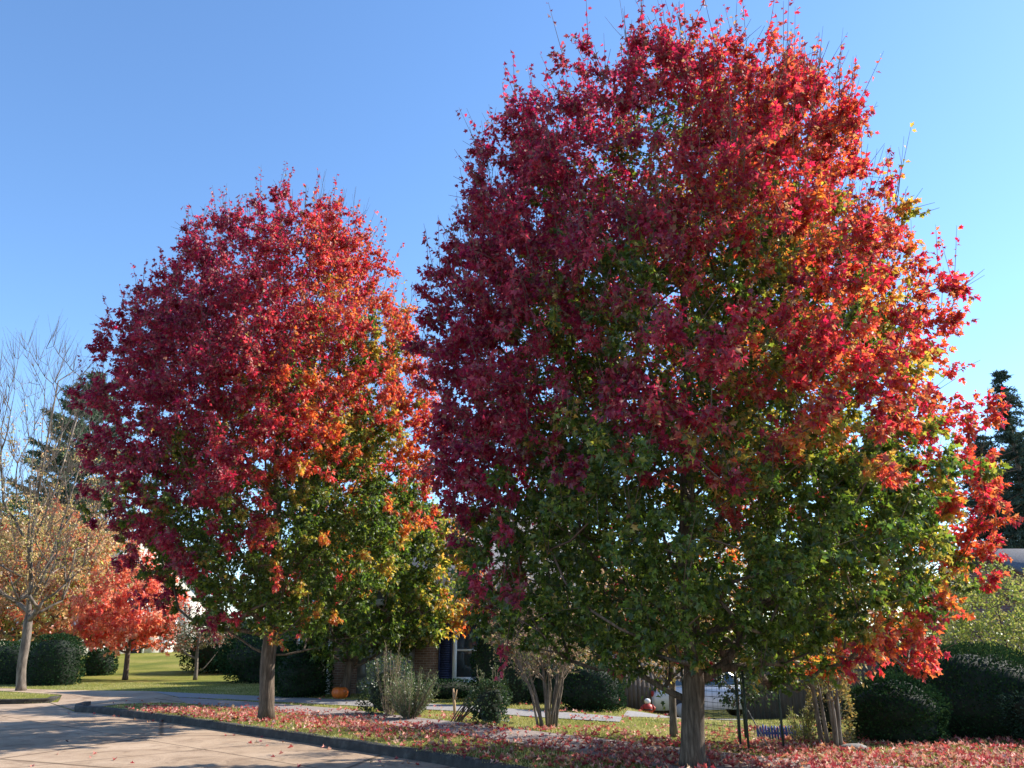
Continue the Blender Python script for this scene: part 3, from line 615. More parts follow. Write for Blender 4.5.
shrub((-9.8, 36, g(-9.8, 36)), 'big dark evergreen mass in the shade directly behind the crimson maple trunk', 5, 2.6, 1.8, 2.5, 9000, .11, DK, name='evergreen_shrub')
S(300, 697, 'dark shrub at the house corner left of the pumpkin', 6, .85, .8, 1.5, 6000, .07, DK)
S(386, 714, 'loose dark green bush right of the pumpkin, left one of the verge pair', 7, .62, .55, 1.15, 3800, .05, GD, core=.62, lm='greenleaf', rough=.3)
S(442, 698, 'low dark foundation hedge under the navy shutter', 8, 1.5, .6, .5, 4000, .06, DK, boxy=2.6)
S(494, 700, 'tall dark conical evergreen standing in front of the white window', 9, .68, .6, 2.35, 6500, .06, DK, rough=.08, boxy=1.7)
S(513, 704, 'mid green evergreen right of the tall cone at the window', 10, .55, .5, 1.7, 4200, .06, [(.03, .06, .03), (.05, .08, .045), (.02, .045, .02)], rough=.12)
S(488, 724, 'compact glossy green bush on the verge below the window', 11, .42, .4, .95, 3400, .05, GD + DK[1:2], core=.6, lm='greenleaf', rough=.38)
S(592, 709, 'dark rounded shrub at the left end of the board fence', 12, .85, .7, 1.15, 5000, .06, DK + [(.02, .045, .03)])
S(548, 703, 'small dark shrub at the house corner behind the crape myrtle', 13, .8, .5, 1.1, 3500, .06, DK)
# right hand hedge group
shrub((6.35, 14.3, .05), 'lowest and leftmost dark evergreen bush of the right hedge', 14, .75, .75, 1.1, 11000, .045, DK, name='hedge', cat='hedge', rough=.15, group='dark evergreens at the right edge')
shrub((8.1, 15.2, .0), 'broad domed dark evergreen, tallest of the right hedge', 15, 1.75, 1.1, 1.62, 30000, .045, DK, name='hedge', cat='hedge', rough=.12, group='dark evergreens at the right edge')
shrub((9.3, 14.0, .0), 'blue green layered evergreen in front at the right edge', 16, 1.25, .9, 1.2, 16000, .05, [(.02, .05, .035), (.035, .07, .05), (.05, .09, .065)], name='hedge', cat='hedge', rough=.16, shape=NARROW, group='dark evergreens at the right edge')
x, y = at(846, 748)
shrub((x, y + .5, .05), 'yellow brown bush squeezed between the pale stems and dark hedge', 17, .38, .35, 1.35, 2600, .045, [(.3, .2, .06), (.2, .18, .06), (.12, .1, .04)], core=.5, lm='greenleaf', rough=.25)
# sprigged upright bush
def sprig(loc, label, seed, n, hgt, spreadr, pal, lsize, name='shrub'):
    root = empty(name, loc, label, 'shrub'); rng = np.random.default_rng(seed); A = MB(); PP = []; AZ = []; DD = []
    for i in range(n):
        az = rng.uniform(0, 6.28); r1 = spreadr * rng.random() ** .6; hh = hgt * rng.uniform(.55, 1) * (1 - .25 * r1 / spreadr)
        t = np.linspace(0, 1, 8)[:, None]; P = np.array([math.cos(az), math.sin(az), 0]) * (.06 + r1 * t ** .8) + np.array([0, 0, hh]) * t + rng.normal(0, .012, (8, 3))
        A.tube(P, .008 * (1 - .7 * t[:, 0]) + .002, 4, cap=False)
        for q in np.linspace(.12, 1, 22):
            PP.append([np.interp(q, t[:, 0], P[:, a]) for a in range(3)]); AZ.append(az + rng.normal(0, 1.5))
    A.build('stems', M['tantwig'], root)
    PP = np.array(PP); AZ = np.array(AZ)
    V, i, t, c = spray(PP, AZ, rng, 2, 2, .05, lsize, lambda B, ci, r_: jitter(pick(pal, r_.integers(0, len(pal), len(B))), r_), shape=NARROW, F=OVAL_F, droop=-.4, up=.4)
    npmesh('foliage', V, i, t, M['greenleaf'], root, col=c)
    return root
x, y = at(409, 719)
sprig((x, y, .1), 'grey green sprigged upright bush, right one of the verge pair', 21, 70, 1.15, .6, GY, .06)
x, y = at(385, 716); sprig((x + .1, y - .1, .1), 'tall wispy tan stems rising from the loose dark green bush', 22, 22, 1.75, .35, [(.2, .16, .08), (.12, .13, .05)], .05, name='tall_weeds')
x, y = at(490, 723); sprig((x, y + .05, .1), 'upright pale sprigs rising above the compact glossy bush', 23, 20, 1.45, .3, GY, .05, name='tall_weeds')
x, y = at(804, 743); sprig((x, y, g(x, y)), 'little yellow green plant behind the blue picket edging', 24, 14, .6, .18, [(.3, .3, .08), (.2, .22, .06)], .05, name='garden_plant')
x, y = at(745, 744); tree('young_tree', (x, y + .3, g(x, y)), 'young dark leaved tree inside the wire mesh cage', 'tree', 91, [.55, .9, 1.3, 1.9], [.25, .6, .65, .2], 1.7, .025, 110, GD, [1, 1, 1], .06, 5, 6, slen=.2, droop=.6)
x, y = at(480, 722)
for k in range(1):
    r_ = empty('dead_branches', (x - .25, y, .1), 'bundle of dead brown sticks leaning beside the compact glossy bush', 'sticks'); A = MB(); rng = np.random.default_rng(8)
    for i in range(9):
        a = np.array([rng.normal(-.25, .06), rng.normal(0, .1), .0]); b_ = np.array([rng.normal(.1, .08), rng.normal(0, .1), rng.uniform(.3, .5)]); A.tube(np.array([a, (a + b_) / 2 + rng.normal(0, .02, 3), b_]), .012, 5)
    A.build('sticks', M['twig'], r_)

# ------------------------------------------------------------------ conifers
def conifer(loc, label, seed, hgt, rad, base, pal, dens=1.0, name='conifer', droop=.25, blade=.22, top_sparse=False, group=None, nper=15, taper=.9):
    root = empty(name, loc, label, 'tree', group); rng = np.random.default_rng(seed); A = MB(); B_ = MB()
    A.tube(np.array([(0, 0, 0), (0, 0, hgt * .5), (0, 0, hgt)]), [hgt * .018, hgt * .011, .015], 8); A.build('trunk', M['bark'], root, smooth=True)
    PP = []; TD = []; SZ = []
    nl = int((hgt - base) / (.33 / dens))
    for i in range(nl):
        z = base + (hgt - base) * (i + rng.random()) / nl; f = (hgt - z) / (hgt - base)
        for b in range(7):
            az = rng.uniform(0, 6.28); L = rad * f ** taper * rng.uniform(.65, 1.15) + .2
            k = max(3, int(L / .14)); t = np.linspace(0.08, 1, k); o = np.array([math.cos(az), math.sin(az), 0])
            P = o * (L * t)[:, None] + np.c_[np.zeros(k), np.zeros(k), z + L * (.25 * t - droop * 2 * t ** 2 * .6)]
            B_.tube(P[::max(1, k // 4)], .012, 3, cap=False)
            for q in range(nper):
                j = rng.integers(0, k, k); PP.append(P[j] + rng.normal(0, .03, (k, 3)))
                TD.append(unit(o * .5 + rng.normal(0, .55, (k, 3)) + np.array([0, 0, -.15]))); SZ.append(blade * rng.uniform(.5, 1.2, k))
                break
            j = rng.integers(0, k, k * nper); PP.append(P[j] + rng.normal(0, .03, (len(j), 3))); TD.append(unit(o * .5 + rng.normal(0, .5, (len(j), 3)) + np.array([0, 0, -.2]))); SZ.append(blade * rng.uniform(.5, 1.2, len(j)))
    PP = np.concatenate(PP); TD = np.concatenate(TD); SZ = np.concatenate(SZ)
    V, idx, tot, kk = leaves(PP, TD, unit(rng.normal(0, 1, PP.shape)), SZ, NARROW, OVAL_F)
    crown(V, idx, tot, np.repeat(jitter(pick(pal, rng.integers(0, len(pal), len(PP))), rng), kk, axis=0), root, M['darkleaf'], M['twig'], B_)
    return root
BG = [(.06, .09, .07), (.085, .12, .09), (.045, .07, .05)]
conifer((23.7, 37, -1.5), 'pointed spruce with an open feathery tip at the right edge', 1, 15.8, 2.6, 3, BG, dens=1.5, group='conifers at the right edge')
conifer((22.9, 38.6, -1.5), 'dense dark columnar conifer in front of the pointed spruce', 2, 12.9, 1.35, .8, BG, dens=1.6, group='conifers at the right edge', taper=.35, nper=20)
conifer((27.2, 42, -1.5), 'dark conifer partly cut by the right edge behind the brick house', 3, 14, 2.6, 1, DK + BG, dens=1.3, group='conifers at the right edge', taper=.5)
conifer((-28.2, 52, .5), 'blue green pine standing behind the crimson maple and the bare tree', 4, 18.6, 4.6, 5, [(.11, .16, .1), (.15, .2, .13), (.07, .11, .07)], dens=.7, name='pine_tree', droop=-.05, blade=.38, taper=.55)

shrub((-31.0, 44, g(-31, 44)), 'tall dark green evergreen behind the lamp and the clipped hedges', 30, 4.2, 2, 4.2, 9000, .14, DK, name='evergreen_shrub', rough=.15)
# ------------------------------------------------------------------ houses
def wall_with_openings(x0, x1, z0, z1, holes, yf, th):
    """front wall (facing -Y) as boxes around rectangular holes"""
    mb = MB(); xs = sorted({x0, x1} | {h[0] for h in holes} | {h[1] for h in holes})
    for a, b_ in zip(xs, xs[1:]):
        hs = sorted([h for h in holes if h[0] < b_ - 1e-6 and h[1] > a + 1e-6], key=lambda h: h[2]); z = z0
        for h in hs:
            if h[2] > z: mb.box(((a + b_) / 2, yf + th / 2, (z + h[2]) / 2), (b_ - a, th, h[2] - z))
            z = h[3]
        if z < z1: mb.box(((a + b_) / 2, yf + th / 2, (z + z1) / 2), (b_ - a, th, z1 - z))
    return mb
def window(parent, x0, x1, z0, z1, yf, shutters=None, grid=(1, 1)):
    w_ = x1 - x0; h_ = z1 - z0; f = .13; cx = (x0 + x1) / 2
    mb = MB(); y = yf - .02
    mb.box((x0 + f / 2, y, (z0 + z1) / 2), (f, .12, h_)); mb.box((x1 - f / 2, y, (z0 + z1) / 2), (f, .12, h_))
    mb.box((cx, y, z1 - f / 2), (w_ - 2 * f, .12, f)); mb.box((cx, y, z0 + f / 2), (w_ - 2 * f, .12, f)); mb.box((cx, y + .01, (z0 + z1) / 2), (w_ - 2 * f, .07, .06))
    fr = mb.build('window', M['white'], parent)
    MB().box((cx, y + .05, (z0 + z1) / 2), (w_ - 2 * f, .012, h_ - 2 * f)).build('pane', M['glass'], fr)
    MB().box((cx, yf - .07, z0 - .035), (w_ + .16, .18, .06)).build('sill', M['white'], fr)
    s = MB()
    for i in range(1, grid[0]): s.box((x0 + f + (w_ - 2 * f) * i / grid[0], y + .035, (z0 + z1) / 2), (.02, .018, h_ - 2 * f))
    for zz in np.linspace(z0 + f, z1 - f, grid[1] * 2 + 1)[1:-1]: s.box((cx, y + .037, zz), (w_ - 2 * f, .018, .02))
    s.build('muntin', M['white'], fr)
    if shutters:
        for sx in (x0 - .24, x1 + .24):
            m_ = MB(); m_.box((sx, yf - .03, (z0 + z1) / 2), (.04, .05, h_)); 
            m_ = MB(); m_.box((sx - .2, yf - .03, (z0 + z1) / 2), (.05, .06, h_ + .1)); m_.box((sx + .2, yf - .03, (z0 + z1) / 2), (.05, .06, h_ + .1))
            for zz in np.arange(z0, z1, .07): m_.box((sx, yf - .03, zz + .03), (.35, .02, .055), tilt=Matrix.Rotation(.5, 4, 'X'))
            m_.box((sx, yf - .012, (z0 + z1) / 2), (.35, .01, h_)); m_.build('shutter', M[shutters], parent)
def gable_house(name, loc, label, x0, x1, depth, eave, ridge, wallm, roofm, holes=(), shutters=None, trim='white', ridge_axis='x', group=None, doors=(), garage=None, z0=-.3, chimney=None):
    root = empty(name, loc, label, 'house', group)
    allh = list(holes) + list(doors) + ([garage] if garage else [])
    mb = wall_with_openings(x0, x1, z0, eave, allh, 0, .25)
    mb.box((x0 + .125, depth / 2 + .125, (z0 + eave) / 2), (.25, depth - .25, eave - z0)); mb.box((x1 - .125, depth / 2 + .125, (z0 + eave) / 2), (.25, depth - .25, eave - z0))
    mb.box(((x0 + x1) / 2, depth - .125 + .25, (z0 + eave) / 2), (x1 - x0 - .5, .25, eave - z0))
    ov = .4; th = .14
    if ridge_axis == 'x':
        for xg in (x0, x1 - .25):
            mb.add([(xg, 0, eave), (xg + .25, 0, eave), (xg + .25, depth + .25, eave), (xg, depth + .25, eave), (xg, depth / 2, ridge - .1), (xg + .25, depth / 2, ridge - .1)], [(0, 1, 5, 4), (2, 3, 4, 5), (0, 4, 3), (1, 2, 5), (0, 3, 2, 1)])
        sl_ = (ridge - eave) / (depth / 2); rf = MB()
        P = [(-ov, eave - ov * sl_), (depth / 2, ridge), (depth + ov, eave - ov * sl_)]
        for a, b_ in ((P[0], P[1]), (P[1], P[2])):
            V = [(x, q[0], q[1] + dz) for x in (x0 - ov, x1 + ov) for q in (a, b_) for dz in (0.02, th)]
            rf.add(V, [(0, 1, 3, 2), (4, 6, 7, 5), (0, 4, 5, 1), (2, 3, 7, 6), (1, 5, 7, 3), (0, 2, 6, 4)])
        fas = MB().box(((x0 + x1) / 2, -ov - .015, eave - ov * sl_ + .03), (x1 - x0 + 2 * ov, .03, .2)); fas.box(((x0 + x1) / 2, -ov / 2, eave - ov * sl_ - .05), (x1 - x0 + 2 * ov, ov, .02))
    else:
        cx = (x0 + x1) / 2
        for yg in (0, depth):
            mb.add([(x0, yg, eave), (x1, yg, eave), (x1, yg + .25, eave), (x0, yg + .25, eave), (cx, yg, ridge - .1), (cx, yg + .25, ridge - .1)], [(0, 1, 4), (2, 3, 5), (0, 4, 5, 3), (1, 2, 5, 4), (0, 3, 2, 1)])
        sl_ = (ridge - eave) / ((x1 - x0) / 2); rf = MB(); fas = MB()
        P = [(x0 - ov, eave - ov * sl_), (cx, ridge), (x1 + ov, eave - ov * sl_)]
        for a, b_ in ((P[0], P[1]), (P[1], P[2])):
            V = [(q[0], y, q[1] + dz) for y in (-ov, depth + ov) for q in (a, b_) for dz in (0.02, th)]
            rf.add(V, [(0, 1, 3, 2), (4, 6, 7, 5), (0, 4, 5, 1), (2, 3, 7, 6), (1, 5, 7, 3), (0, 2, 6, 4)])
            V = [(q[0], y, q[1] + dz) for y in (-ov - .05, -ov - .004) for q in (a, b_) for dz in (-.16, .12)]
            fas.add(V, [(0, 1, 3, 2), (4, 6, 7, 5), (0, 4, 5, 1), (2, 3, 7, 6), (1, 5, 7, 3), (0, 2, 6, 4)])
    mb.build('wall', M[wallm], root); rfo = rf.build('roof', M[roofm], root); fas.build('fascia', M[trim], root)
    if chimney: MB().box(chimney[0], chimney[1]).build('chimney', M['redbrick'], rfo)
    for h in holes: window(root, *h, 0.0, shutters)
    for d in doors:
        dd = MB().box(((d[0] + d[1]) / 2, .1, (d[2] + d[3]) / 2), (d[1] - d[0], .06, d[3] - d[2]))
        for px_ in (-.2, .2):
            for zz in (.25, .7): dd.box(((d[0] + d[1]) / 2 + px_, .06, d[2] + (d[3] - d[2]) * zz), (.28, .03, .6))
        o = dd.build('door', M['navy'], root); MB().lathe([(.03, 0), (.035, .02), (.02, .05)], (d[1] - .12, .02, 1.0)).build('handle', M['black'], o)
        MB().box((d[0] - .06, .0, (d[2] + d[3]) / 2), (.12, .16, d[3] - d[2])).box((d[1] + .06, .0, (d[2] + d[3]) / 2), (.12, .16, d[3] - d[2])).box(((d[0] + d[1]) / 2, .0, d[3] + .06), (d[1] - d[0] + .24, .16, .12)).build('door_frame', M['white'], root)
    if garage:
        a = MB(); gx0, gx1, gz0, gz1 = garage
        nr = 4
        for i in range(nr):
            h_ = (gz1 - gz0) / nr; a.box(((gx0 + gx1) / 2, .12, gz0 + h_ * (i + .5)), (gx1 - gx0, .05, h_ - .015))
            for q in range(6): a.box((gx0 + (gx1 - gx0) * (q + .5) / 6, .09, gz0 + h_ * (i + .5)), ((gx1 - gx0) / 6 - .12, .03, h_ - .18))
        a.build('garage_door', M['greypaint'], root)
    return root
# brick house behind the maples
hx, hy = at(450, 694)
gable_house('brick_house', (0, hy, .1), 'brown brick house with navy shutters and a white window behind the maples', -7.0, 1.95, 8, 3.1, 6.1, 'brick', 'shingle',
    holes=[(at(452, 694)[0], at(452, 694)[0] + 1.35, .4, 2.3)], shutters='navy', doors=[(-6.8, -5.95, .0, 2.1)], garage=(-5.0, -3.15, .0, 2.1))
# far left white house
wh = gable_house('white_house', (-27.5, 62, .9), 'white gabled house beyond the far lawn behind the small red tree', -5, 5.5, 9, 4.9, 9.0, 'cream', 'shingle', ridge_axis='y', holes=[(-3.6, -2.4, .9, 2.5), (1.8, 3.0, .9, 2.5), (-.6, .6, 3.9, 5.2)] if False else [(-3.6, -2.4, .9, 2.5), (1.8, 3.0, .9, 2.5)], doors=[(-.6, .4, .0, 2.1)], trim='white')
wh.rotation_euler = (0, 0, R(55))
# right house
hr = gable_house('brick_house', (14.6, 22.5, -.5), 'red brick house with a dark roof and pale gutter at the right edge', 1.1, 11, 9, 3.3, 5.0, 'redbrick', 'shingle', holes=[(2.6, 3.8, 1.0, 2.6), (6, 7.2, 1.0, 2.6)], doors=[(8.2, 9.2, 0, 2.1)])
hd = MB().tube(np.array([(1.2, -.12, -.2), (1.2, -.12, 3.1), (1.15, -.36, 3.25)]), .045, 8).build('downpipe', M['white'], hr)
gable_house('grey_house', (8, 58, -1.4), 'pale house far behind the tan trees and the board fence', -5, 6, 8, 4.6, 7.8, 'cream', 'shingle', holes=[(-3, -1.8, 1, 2.6), (2, 3.2, 1, 2.6)], ridge_axis='x', doors=[(-.2, .8, 0, 2.1)])

# ------------------------------------------------------------------ fences
def board_fence(p0, p1, zf, hgt, label, seed=1, wb=.14):
    root = empty('board_fence', (*p0, zf(*p0)), label, 'fence'); rng = np.random.default_rng(seed)
    p0 = np.array(p0); p1 = np.array(p1); L = np.linalg.norm(p1 - p0); d = (p1 - p0) / L; rz = math.atan2(d[1], d[0]); a = MB(); zb = zf(*p0)
    for i in range(int(L / wb)):
        p = d * (i + .5) * wb; z = zf(*(p0 + p)) - zb; h_ = hgt + rng.normal(0, .015)
        a.box((p[0], p[1], z + h_ / 2), (wb - .003, .02, h_), rz)
    a.build('boards', M['wood'], root); n = np.array([d[1], -d[0]])
    for zz in (.35, hgt - .3):
        r_ = MB()
        k = max(2, int(L / 1.2))
        for i in range(k):
            q0 = d * L * i / k; q1 = d * L * (i + 1) / k; z0 = zf(*(p0 + q0)) - zb; z1 = zf(*(p0 + q1)) - zb
            r_.tube(np.array([[q0[0] - n[0] * .04, q0[1] - n[1] * .04, z0 + zz], [q1[0] - n[0] * .04, q1[1] - n[1] * .04, z1 + zz]]), .035, 4)
        r_.build('rail', M['wood'], root)
    for i in range(int(L / 2.4) + 1):
        q = d * min(i * 2.4, L) - n * .1; z = zf(*(p0 + q)) - zb; MB().box((q[0], q[1], z + hgt / 2), (.09, .09, hgt), rz).build('post', M['wood'], root)
    return root
Hs = lambda x, y: float(H(x, y))
board_fence((2.9, 26.6), (5.9, 26.9), Hs, 1.5, 'dark weathered board fence between the house and the near maple trunk', 1)
board_fence((6.0, 22.0), (13.5, 21.6), Hs, 1.9, 'dark tall board fence behind the wire mesh cage and blue edging', 2)
# wire mesh cage round the young tree
ca = at(703, 746); cb = at(741, 751); cc = at(749, 752); cd = at(784, 751); 
root = empty('wire_cage', (cb[0], cb[1], .1), 'green wire mesh cage with thin dark posts around a young tree', 'cage')
pts = [(ca[0] - cb[0], ca[1] - cb[1] + .2), (0, 0), (cc[0] - cb[0], cc[1] - cb[1]), (cd[0] - cb[0], cd[1] - cb[1]), (cd[0] - cb[0] - .2, 1.3), (ca[0] - cb[0] - .1, 1.4)]
for i, p in enumerate(pts): MB().box((p[0], p[1], .55), (.03, .025, 1.2)).build('post', M['greenmetal'], root)
for a, b_, nm in ((pts[0], pts[1], 1), (pts[2], pts[3], 0), (pts[3], pts[4], 0), (pts[4], pts[5], 0), (pts[5], pts[0], 0)):
    m_ = MB(); 
    for z in np.arange(.1, 1.12, .08 if nm else .15): m_.tube(np.array([(a[0], a[1], z), ((a[0] + b_[0]) / 2, (a[1] + b_[1]) / 2, z - .006), (b_[0], b_[1], z)]), .0042 if nm else .002, 3, cap=False)
    L = math.dist(a, b_)
    for i in range(1, int(L / .12)): t = i * .12 / L; q = (a[0] + (b_[0] - a[0]) * t, a[1] + (b_[1] - a[1]) * t); m_.tube(np.array([(*q, .1), (*q, 1.1)]), .0016, 3, cap=False)
    m_.build('wire_mesh', M['greenmetal'], root)
MB().tube(np.array([(.12, -.03, .62), (.42, -.12, .0)]), .009, 6).build('brace', M['stone'], root)
# blue edging
bx0 = at(764, 742); bx1 = at(826, 744)
root = empty('picket_edging', (bx0[0], bx0[1] + .3, g(*bx0)), 'low blue picket edging at the foot of the fence near the pale stems', 'fence'); rng = np.random.default_rng(3)
nP = 20
for i in range(nP):
    x = (bx1[0] - bx0[0]) * i / (nP - 1); hh = .22 + rng.uniform(-.02, .03)
    MB().add([(x - .018, -.008, -.05), (x + .018, -.008, -.05), (x + .018, -.008, hh - .03), (x, -.008, hh), (x - .018, -.008, hh - .03), (x - .018, .008, -.05), (x + .018, .008, -.05), (x + .018, .008, hh - .03), (x, .008, hh), (x - .018, .008, hh - .03)],
        [(0, 1, 2, 3, 4), (9, 8, 7, 6, 5), (0, 5, 6, 1), (1, 6, 7, 2), (2, 7, 8, 3), (3, 8, 9, 4), (4, 9, 5, 0)]).build('picket', M['blue'], root)
MB().box(((bx1[0] - bx0[0]) / 2, .014, .1), (bx1[0] - bx0[0], .01, .03)).build('rail', M['blue'], root)

# ------------------------------------------------------------------ small things
# pumpkin
x, y = at(342, 698)
root = empty('pumpkin', (x, y - .35, .1), 'orange pumpkin on the ground at the foot of the young maple', 'pumpkin')
V = []; nu, nv = 48, 14
for i in range(nv):
    p = -math.pi / 2 + math.pi * i / (nv - 1)
    for j in range(nu):
        q = 2 * math.pi * j / nu; rr = .24 * (math.cos(p) ** .8 if math.cos(p) > 0 else 0) * (1 - .09 * abs(math.cos(q * 5)) ** 6); V.append((rr * math.cos(q), rr * math.sin(q), .19 + .19 * math.sin(p) - .05 * max(0, math.sin(p)) ** 6))
F = [(i * nu + j, i * nu + (j + 1) % nu, (i + 1) * nu + (j + 1) % nu, (i + 1) * nu + j) for i in range(nv - 1) for j in range(nu)]
MB().add(V, F).build('rind', M['pumpkin'], root, smooth=True); MB().tube(np.array([(0, 0, .31), (.01, 0, .38), (.04, .01, .42)]), [.03, .022, .026], 7).build('stem', M['twig'], root)
# leaning stake
x, y = at(454, 719)
root = empty('wooden_stake', (x, y, .1), 'short pale wooden stake standing upright on the verge left of the glossy bush', 'stake')
MB().tube(np.array([(.02, 0, 0), (.0, 0, .3), (-.03, 0, .62)]), [.03, .035, .02], 6).build('post', M['stick'], root)
MB().tube(np.array([(-.0, 0, .35), (.03, 0, .5), (.05, 0, .6)]), [.02, .018, .01], 6).build('broken_end', M['stick'], root)
# lamp post behind hedge
lx, ly = at(40, 682)
root = empty('lamp_post', (lx, ly + 2.2, .1), 'black lantern post with a pale pointed cap rising over the clipped hedge', 'lamp')
MB().lathe([(.09, 0), (.09, .1), (.05, .16), (.04, 1.9), (.06, 1.95), (.05, 2.0)], k=10).build('post', M['black'], root)
MB().lathe([(.07, 2.0), (.12, 2.05), (.15, 2.32), (.15, 2.34)], k=6).build('lantern_glass', M['glass'], root)
MB().lathe([(.25, 2.34), (.2, 2.42), (.06, 2.6), (.03, 2.63), (.03, 2.72), (.004, 2.76)], k=6).build('lantern_cap', M['greypaint'], root)
# red and white yard ornaments by the fence
def ornament(loc, label, red='red', tilt=0.0):
    root = empty('yard_ornament', loc, label, 'ornament', 'red yard ornaments by the fence')
    root.rotation_euler = (0, tilt, 0); root.scale = (.62, .62, .62)
    MB().lathe([(.2, 0), (.25, .08), (.26, .26), (.2, .38), (.1, .44)], k=16).build('body', M['red'], root, smooth=True)
    MB().lathe([(.262, .14), (.268, .15), (.268, .19), (.262, .2)], k=16).build('belt', M['black'], root)
    MB().lathe([(.08, .42), (.14, .47), (.15, .56), (.11, .63), (.02, .66)], k=14).build('head', M['white'], root, smooth=True)
    for s_ in (-1, 1): MB().tube(np.array([(s_ * .2, -.02, .34), (s_ * .3, -.08, .24), (s_ * .26, -.16, .16)]), [.07, .065, .05], 8).build('arm', M['red'], root, smooth=True)
    return root
def atY(px, Y):  # x for a pixel column on the ground at depth Y
    d = Y * math.cos(PITCH) - (CAM_H - g(px * 0, Y)) * math.sin(PITCH) if False else Y * math.cos(PITCH) - 1.9 * math.sin(PITCH); return (px - 512) / FPX * d
x = atY(648, 25.4); ornament((x, 25.4, g(x, 25.4)), 'round red yard figure with a white top standing before the board fence')
x = atY(617, 25.2); ornament((x, 25.2, g(x, 25.2) + .05), 'tipped over red yard figure beside the dark shrub at the fence', tilt=-.6)
# white car
def car(loc, rz, label):
    root = empty('parked_car', loc, label, 'car', rz=rz)
    prof = [(-2.2, .35), (-2.22, .75), (-2.05, .98), (-1.9, 1.02), (1.15, 1.0), (2.0, .88), (2.2, .7), (2.2, .35)]
    W = .9; n = len(prof); rows = []
    for wv, sc in ((-W, .96), (-W * .96, 1), (W * .96, 1), (W, .96)): rows.append([(x * sc, wv, .35 + (z - .35) * (sc if z > .4 else 1)) for x, z in prof])
    V = [v for r_ in rows for v in r_]; F = [(i * n + j, i * n + (j + 1) % n, (i + 1) * n + (j + 1) % n, (i + 1) * n + j) for i in range(3) for j in range(n)]
    F += [tuple(range(n))[::-1], tuple(3 * n + j for j in range(n))]; MB().add(V, F).build('body', M['carpaint'], root)
    cab = [(-1.95, 1.0), (-1.6, 1.5), (-1.3, 1.56), (.1, 1.55), (.4, 1.46), (1.15, .99)]; n = len(cab)
    V = [(x, s_ * (.86 - .14 * (z - 1) / .56), z) for s_ in (-1, 1) for x, z in cab]; F = [(j, (j + 1) % n, n + (j + 1) % n, n + j) for j in range(n)] + [tuple(range(n))[::-1], tuple(n + j for j in range(n))]
    cabo = MB().add(V, F).build('cabin', M['carpaint'], root)
    for s_ in (-1, 1):
        for x0, x1, t0, t1 in ((-1.62, -.75, -1.4, -.75), (-.68, .1, -.68, .1), (.17, .85, .17, .4)):
            yy = lambda z: s_ * (.868 - .14 * (z - 1) / .56); MB().add([(x0, yy(1.06), 1.06), (x1, yy(1.06), 1.06), (t1, yy(1.44), 1.44), (t0, yy(1.44), 1.44)], [(0, 1, 2, 3)] if s_ < 0 else [(3, 2, 1, 0)]).build('side_window', M['glass'], root)
    MB().add([(1.1, -.74, 1.045), (1.1, .74, 1.045), (.47, .66, 1.435), (.47, -.66, 1.435)], [(0, 1, 2, 3)]).build('windscreen', M['glass'], root)
    MB().add([(-1.95, -.74, 1.06), (-1.95, .74, 1.06), (-1.66, .66, 1.44), (-1.66, -.66, 1.44)], [(3, 2, 1, 0)]).build('rear_window', M['glass'], root)
    for x in (-1.35, 1.35):
        for s_ in (-1, 1):
            wheel = MB(); prof_ = [(.2, -.11), (.33, -.11), (.35, -.07), (.35, .07), (.33, .11), (.2, .11)]
            k = 20; V = [(x + r_ * math.cos(q * 2 * math.pi / k), s_ * .84 + z, .35 + r_ * math.sin(q * 2 * math.pi / k)) for r_, z in prof_ for q in range(k)]
            F = [(i * k + q, i * k + (q + 1) % k, (i + 1) * k + (q + 1) % k, (i + 1) * k + q) for i in range(5) for q in range(k)] + [tuple(range(k))[::-1], tuple(5 * k + q for q in range(k))]
            wo = wheel.add(V, F).build('wheel', M['tyre'], root); rim = MB()
            V = [(x + r_ * math.cos(q * 2 * math.pi / k), s_ * (.84 + z), .35 + r_ * math.sin(q * 2 * math.pi / k)) for r_, z in ((.21, .09), (.2, .125), (.06, .115)) for q in range(k)]
            rim.add(V, [(i * k + q, i * k + (q + 1) % k, (i + 1) * k + (q + 1) % k, (i + 1) * k + q) for i in range(2) for q in range(k)] + [tuple(2 * k + q for q in range(k))]).build('rim', M['greypaint'], wo)
    for s_ in (-1, 1):
        MB().box((2.19, s_ * .65, .74), (.05, .3, .12)).build('headlight', M['white'], root); MB().box((-2.2, s_ * .72, .82), (.05, .22, .16)).build('tail_light', M['red'], root)
    return root
car((6.35, 27.9, g(6.35, 27.9)), R(12), 'silver white parked car glimpsed through the wire mesh behind the near maple')
# stones beside the pale stems
x, y = at(852, 749)
root = empty('rock', (x, y - .1, .08), 'flat grey rock on the ground at the foot of the pale stems', 'rock')
rng = np.random.default_rng(2); V = []; 
for i in range(7):
    p = -math.pi / 2 + math.pi * i / 6
    for j in range(12): q = 2 * math.pi * j / 12; k = 1 + rng.uniform(-.1, .1); V.append((.22 * math.cos(p) * math.cos(q) * k, .14 * math.cos(p) * math.sin(q) * k, .06 + .07 * math.sin(p)))
F = [(i * 12 + j, i * 12 + (j + 1) % 12, (i + 1) * 12 + (j + 1) % 12, (i + 1) * 12 + j) for i in range(6) for j in range(12)]
MB().add(V, F).build('stone', M['stone'], root)
# mulch bed beneath verge bushes
x, y = at(395, 719)

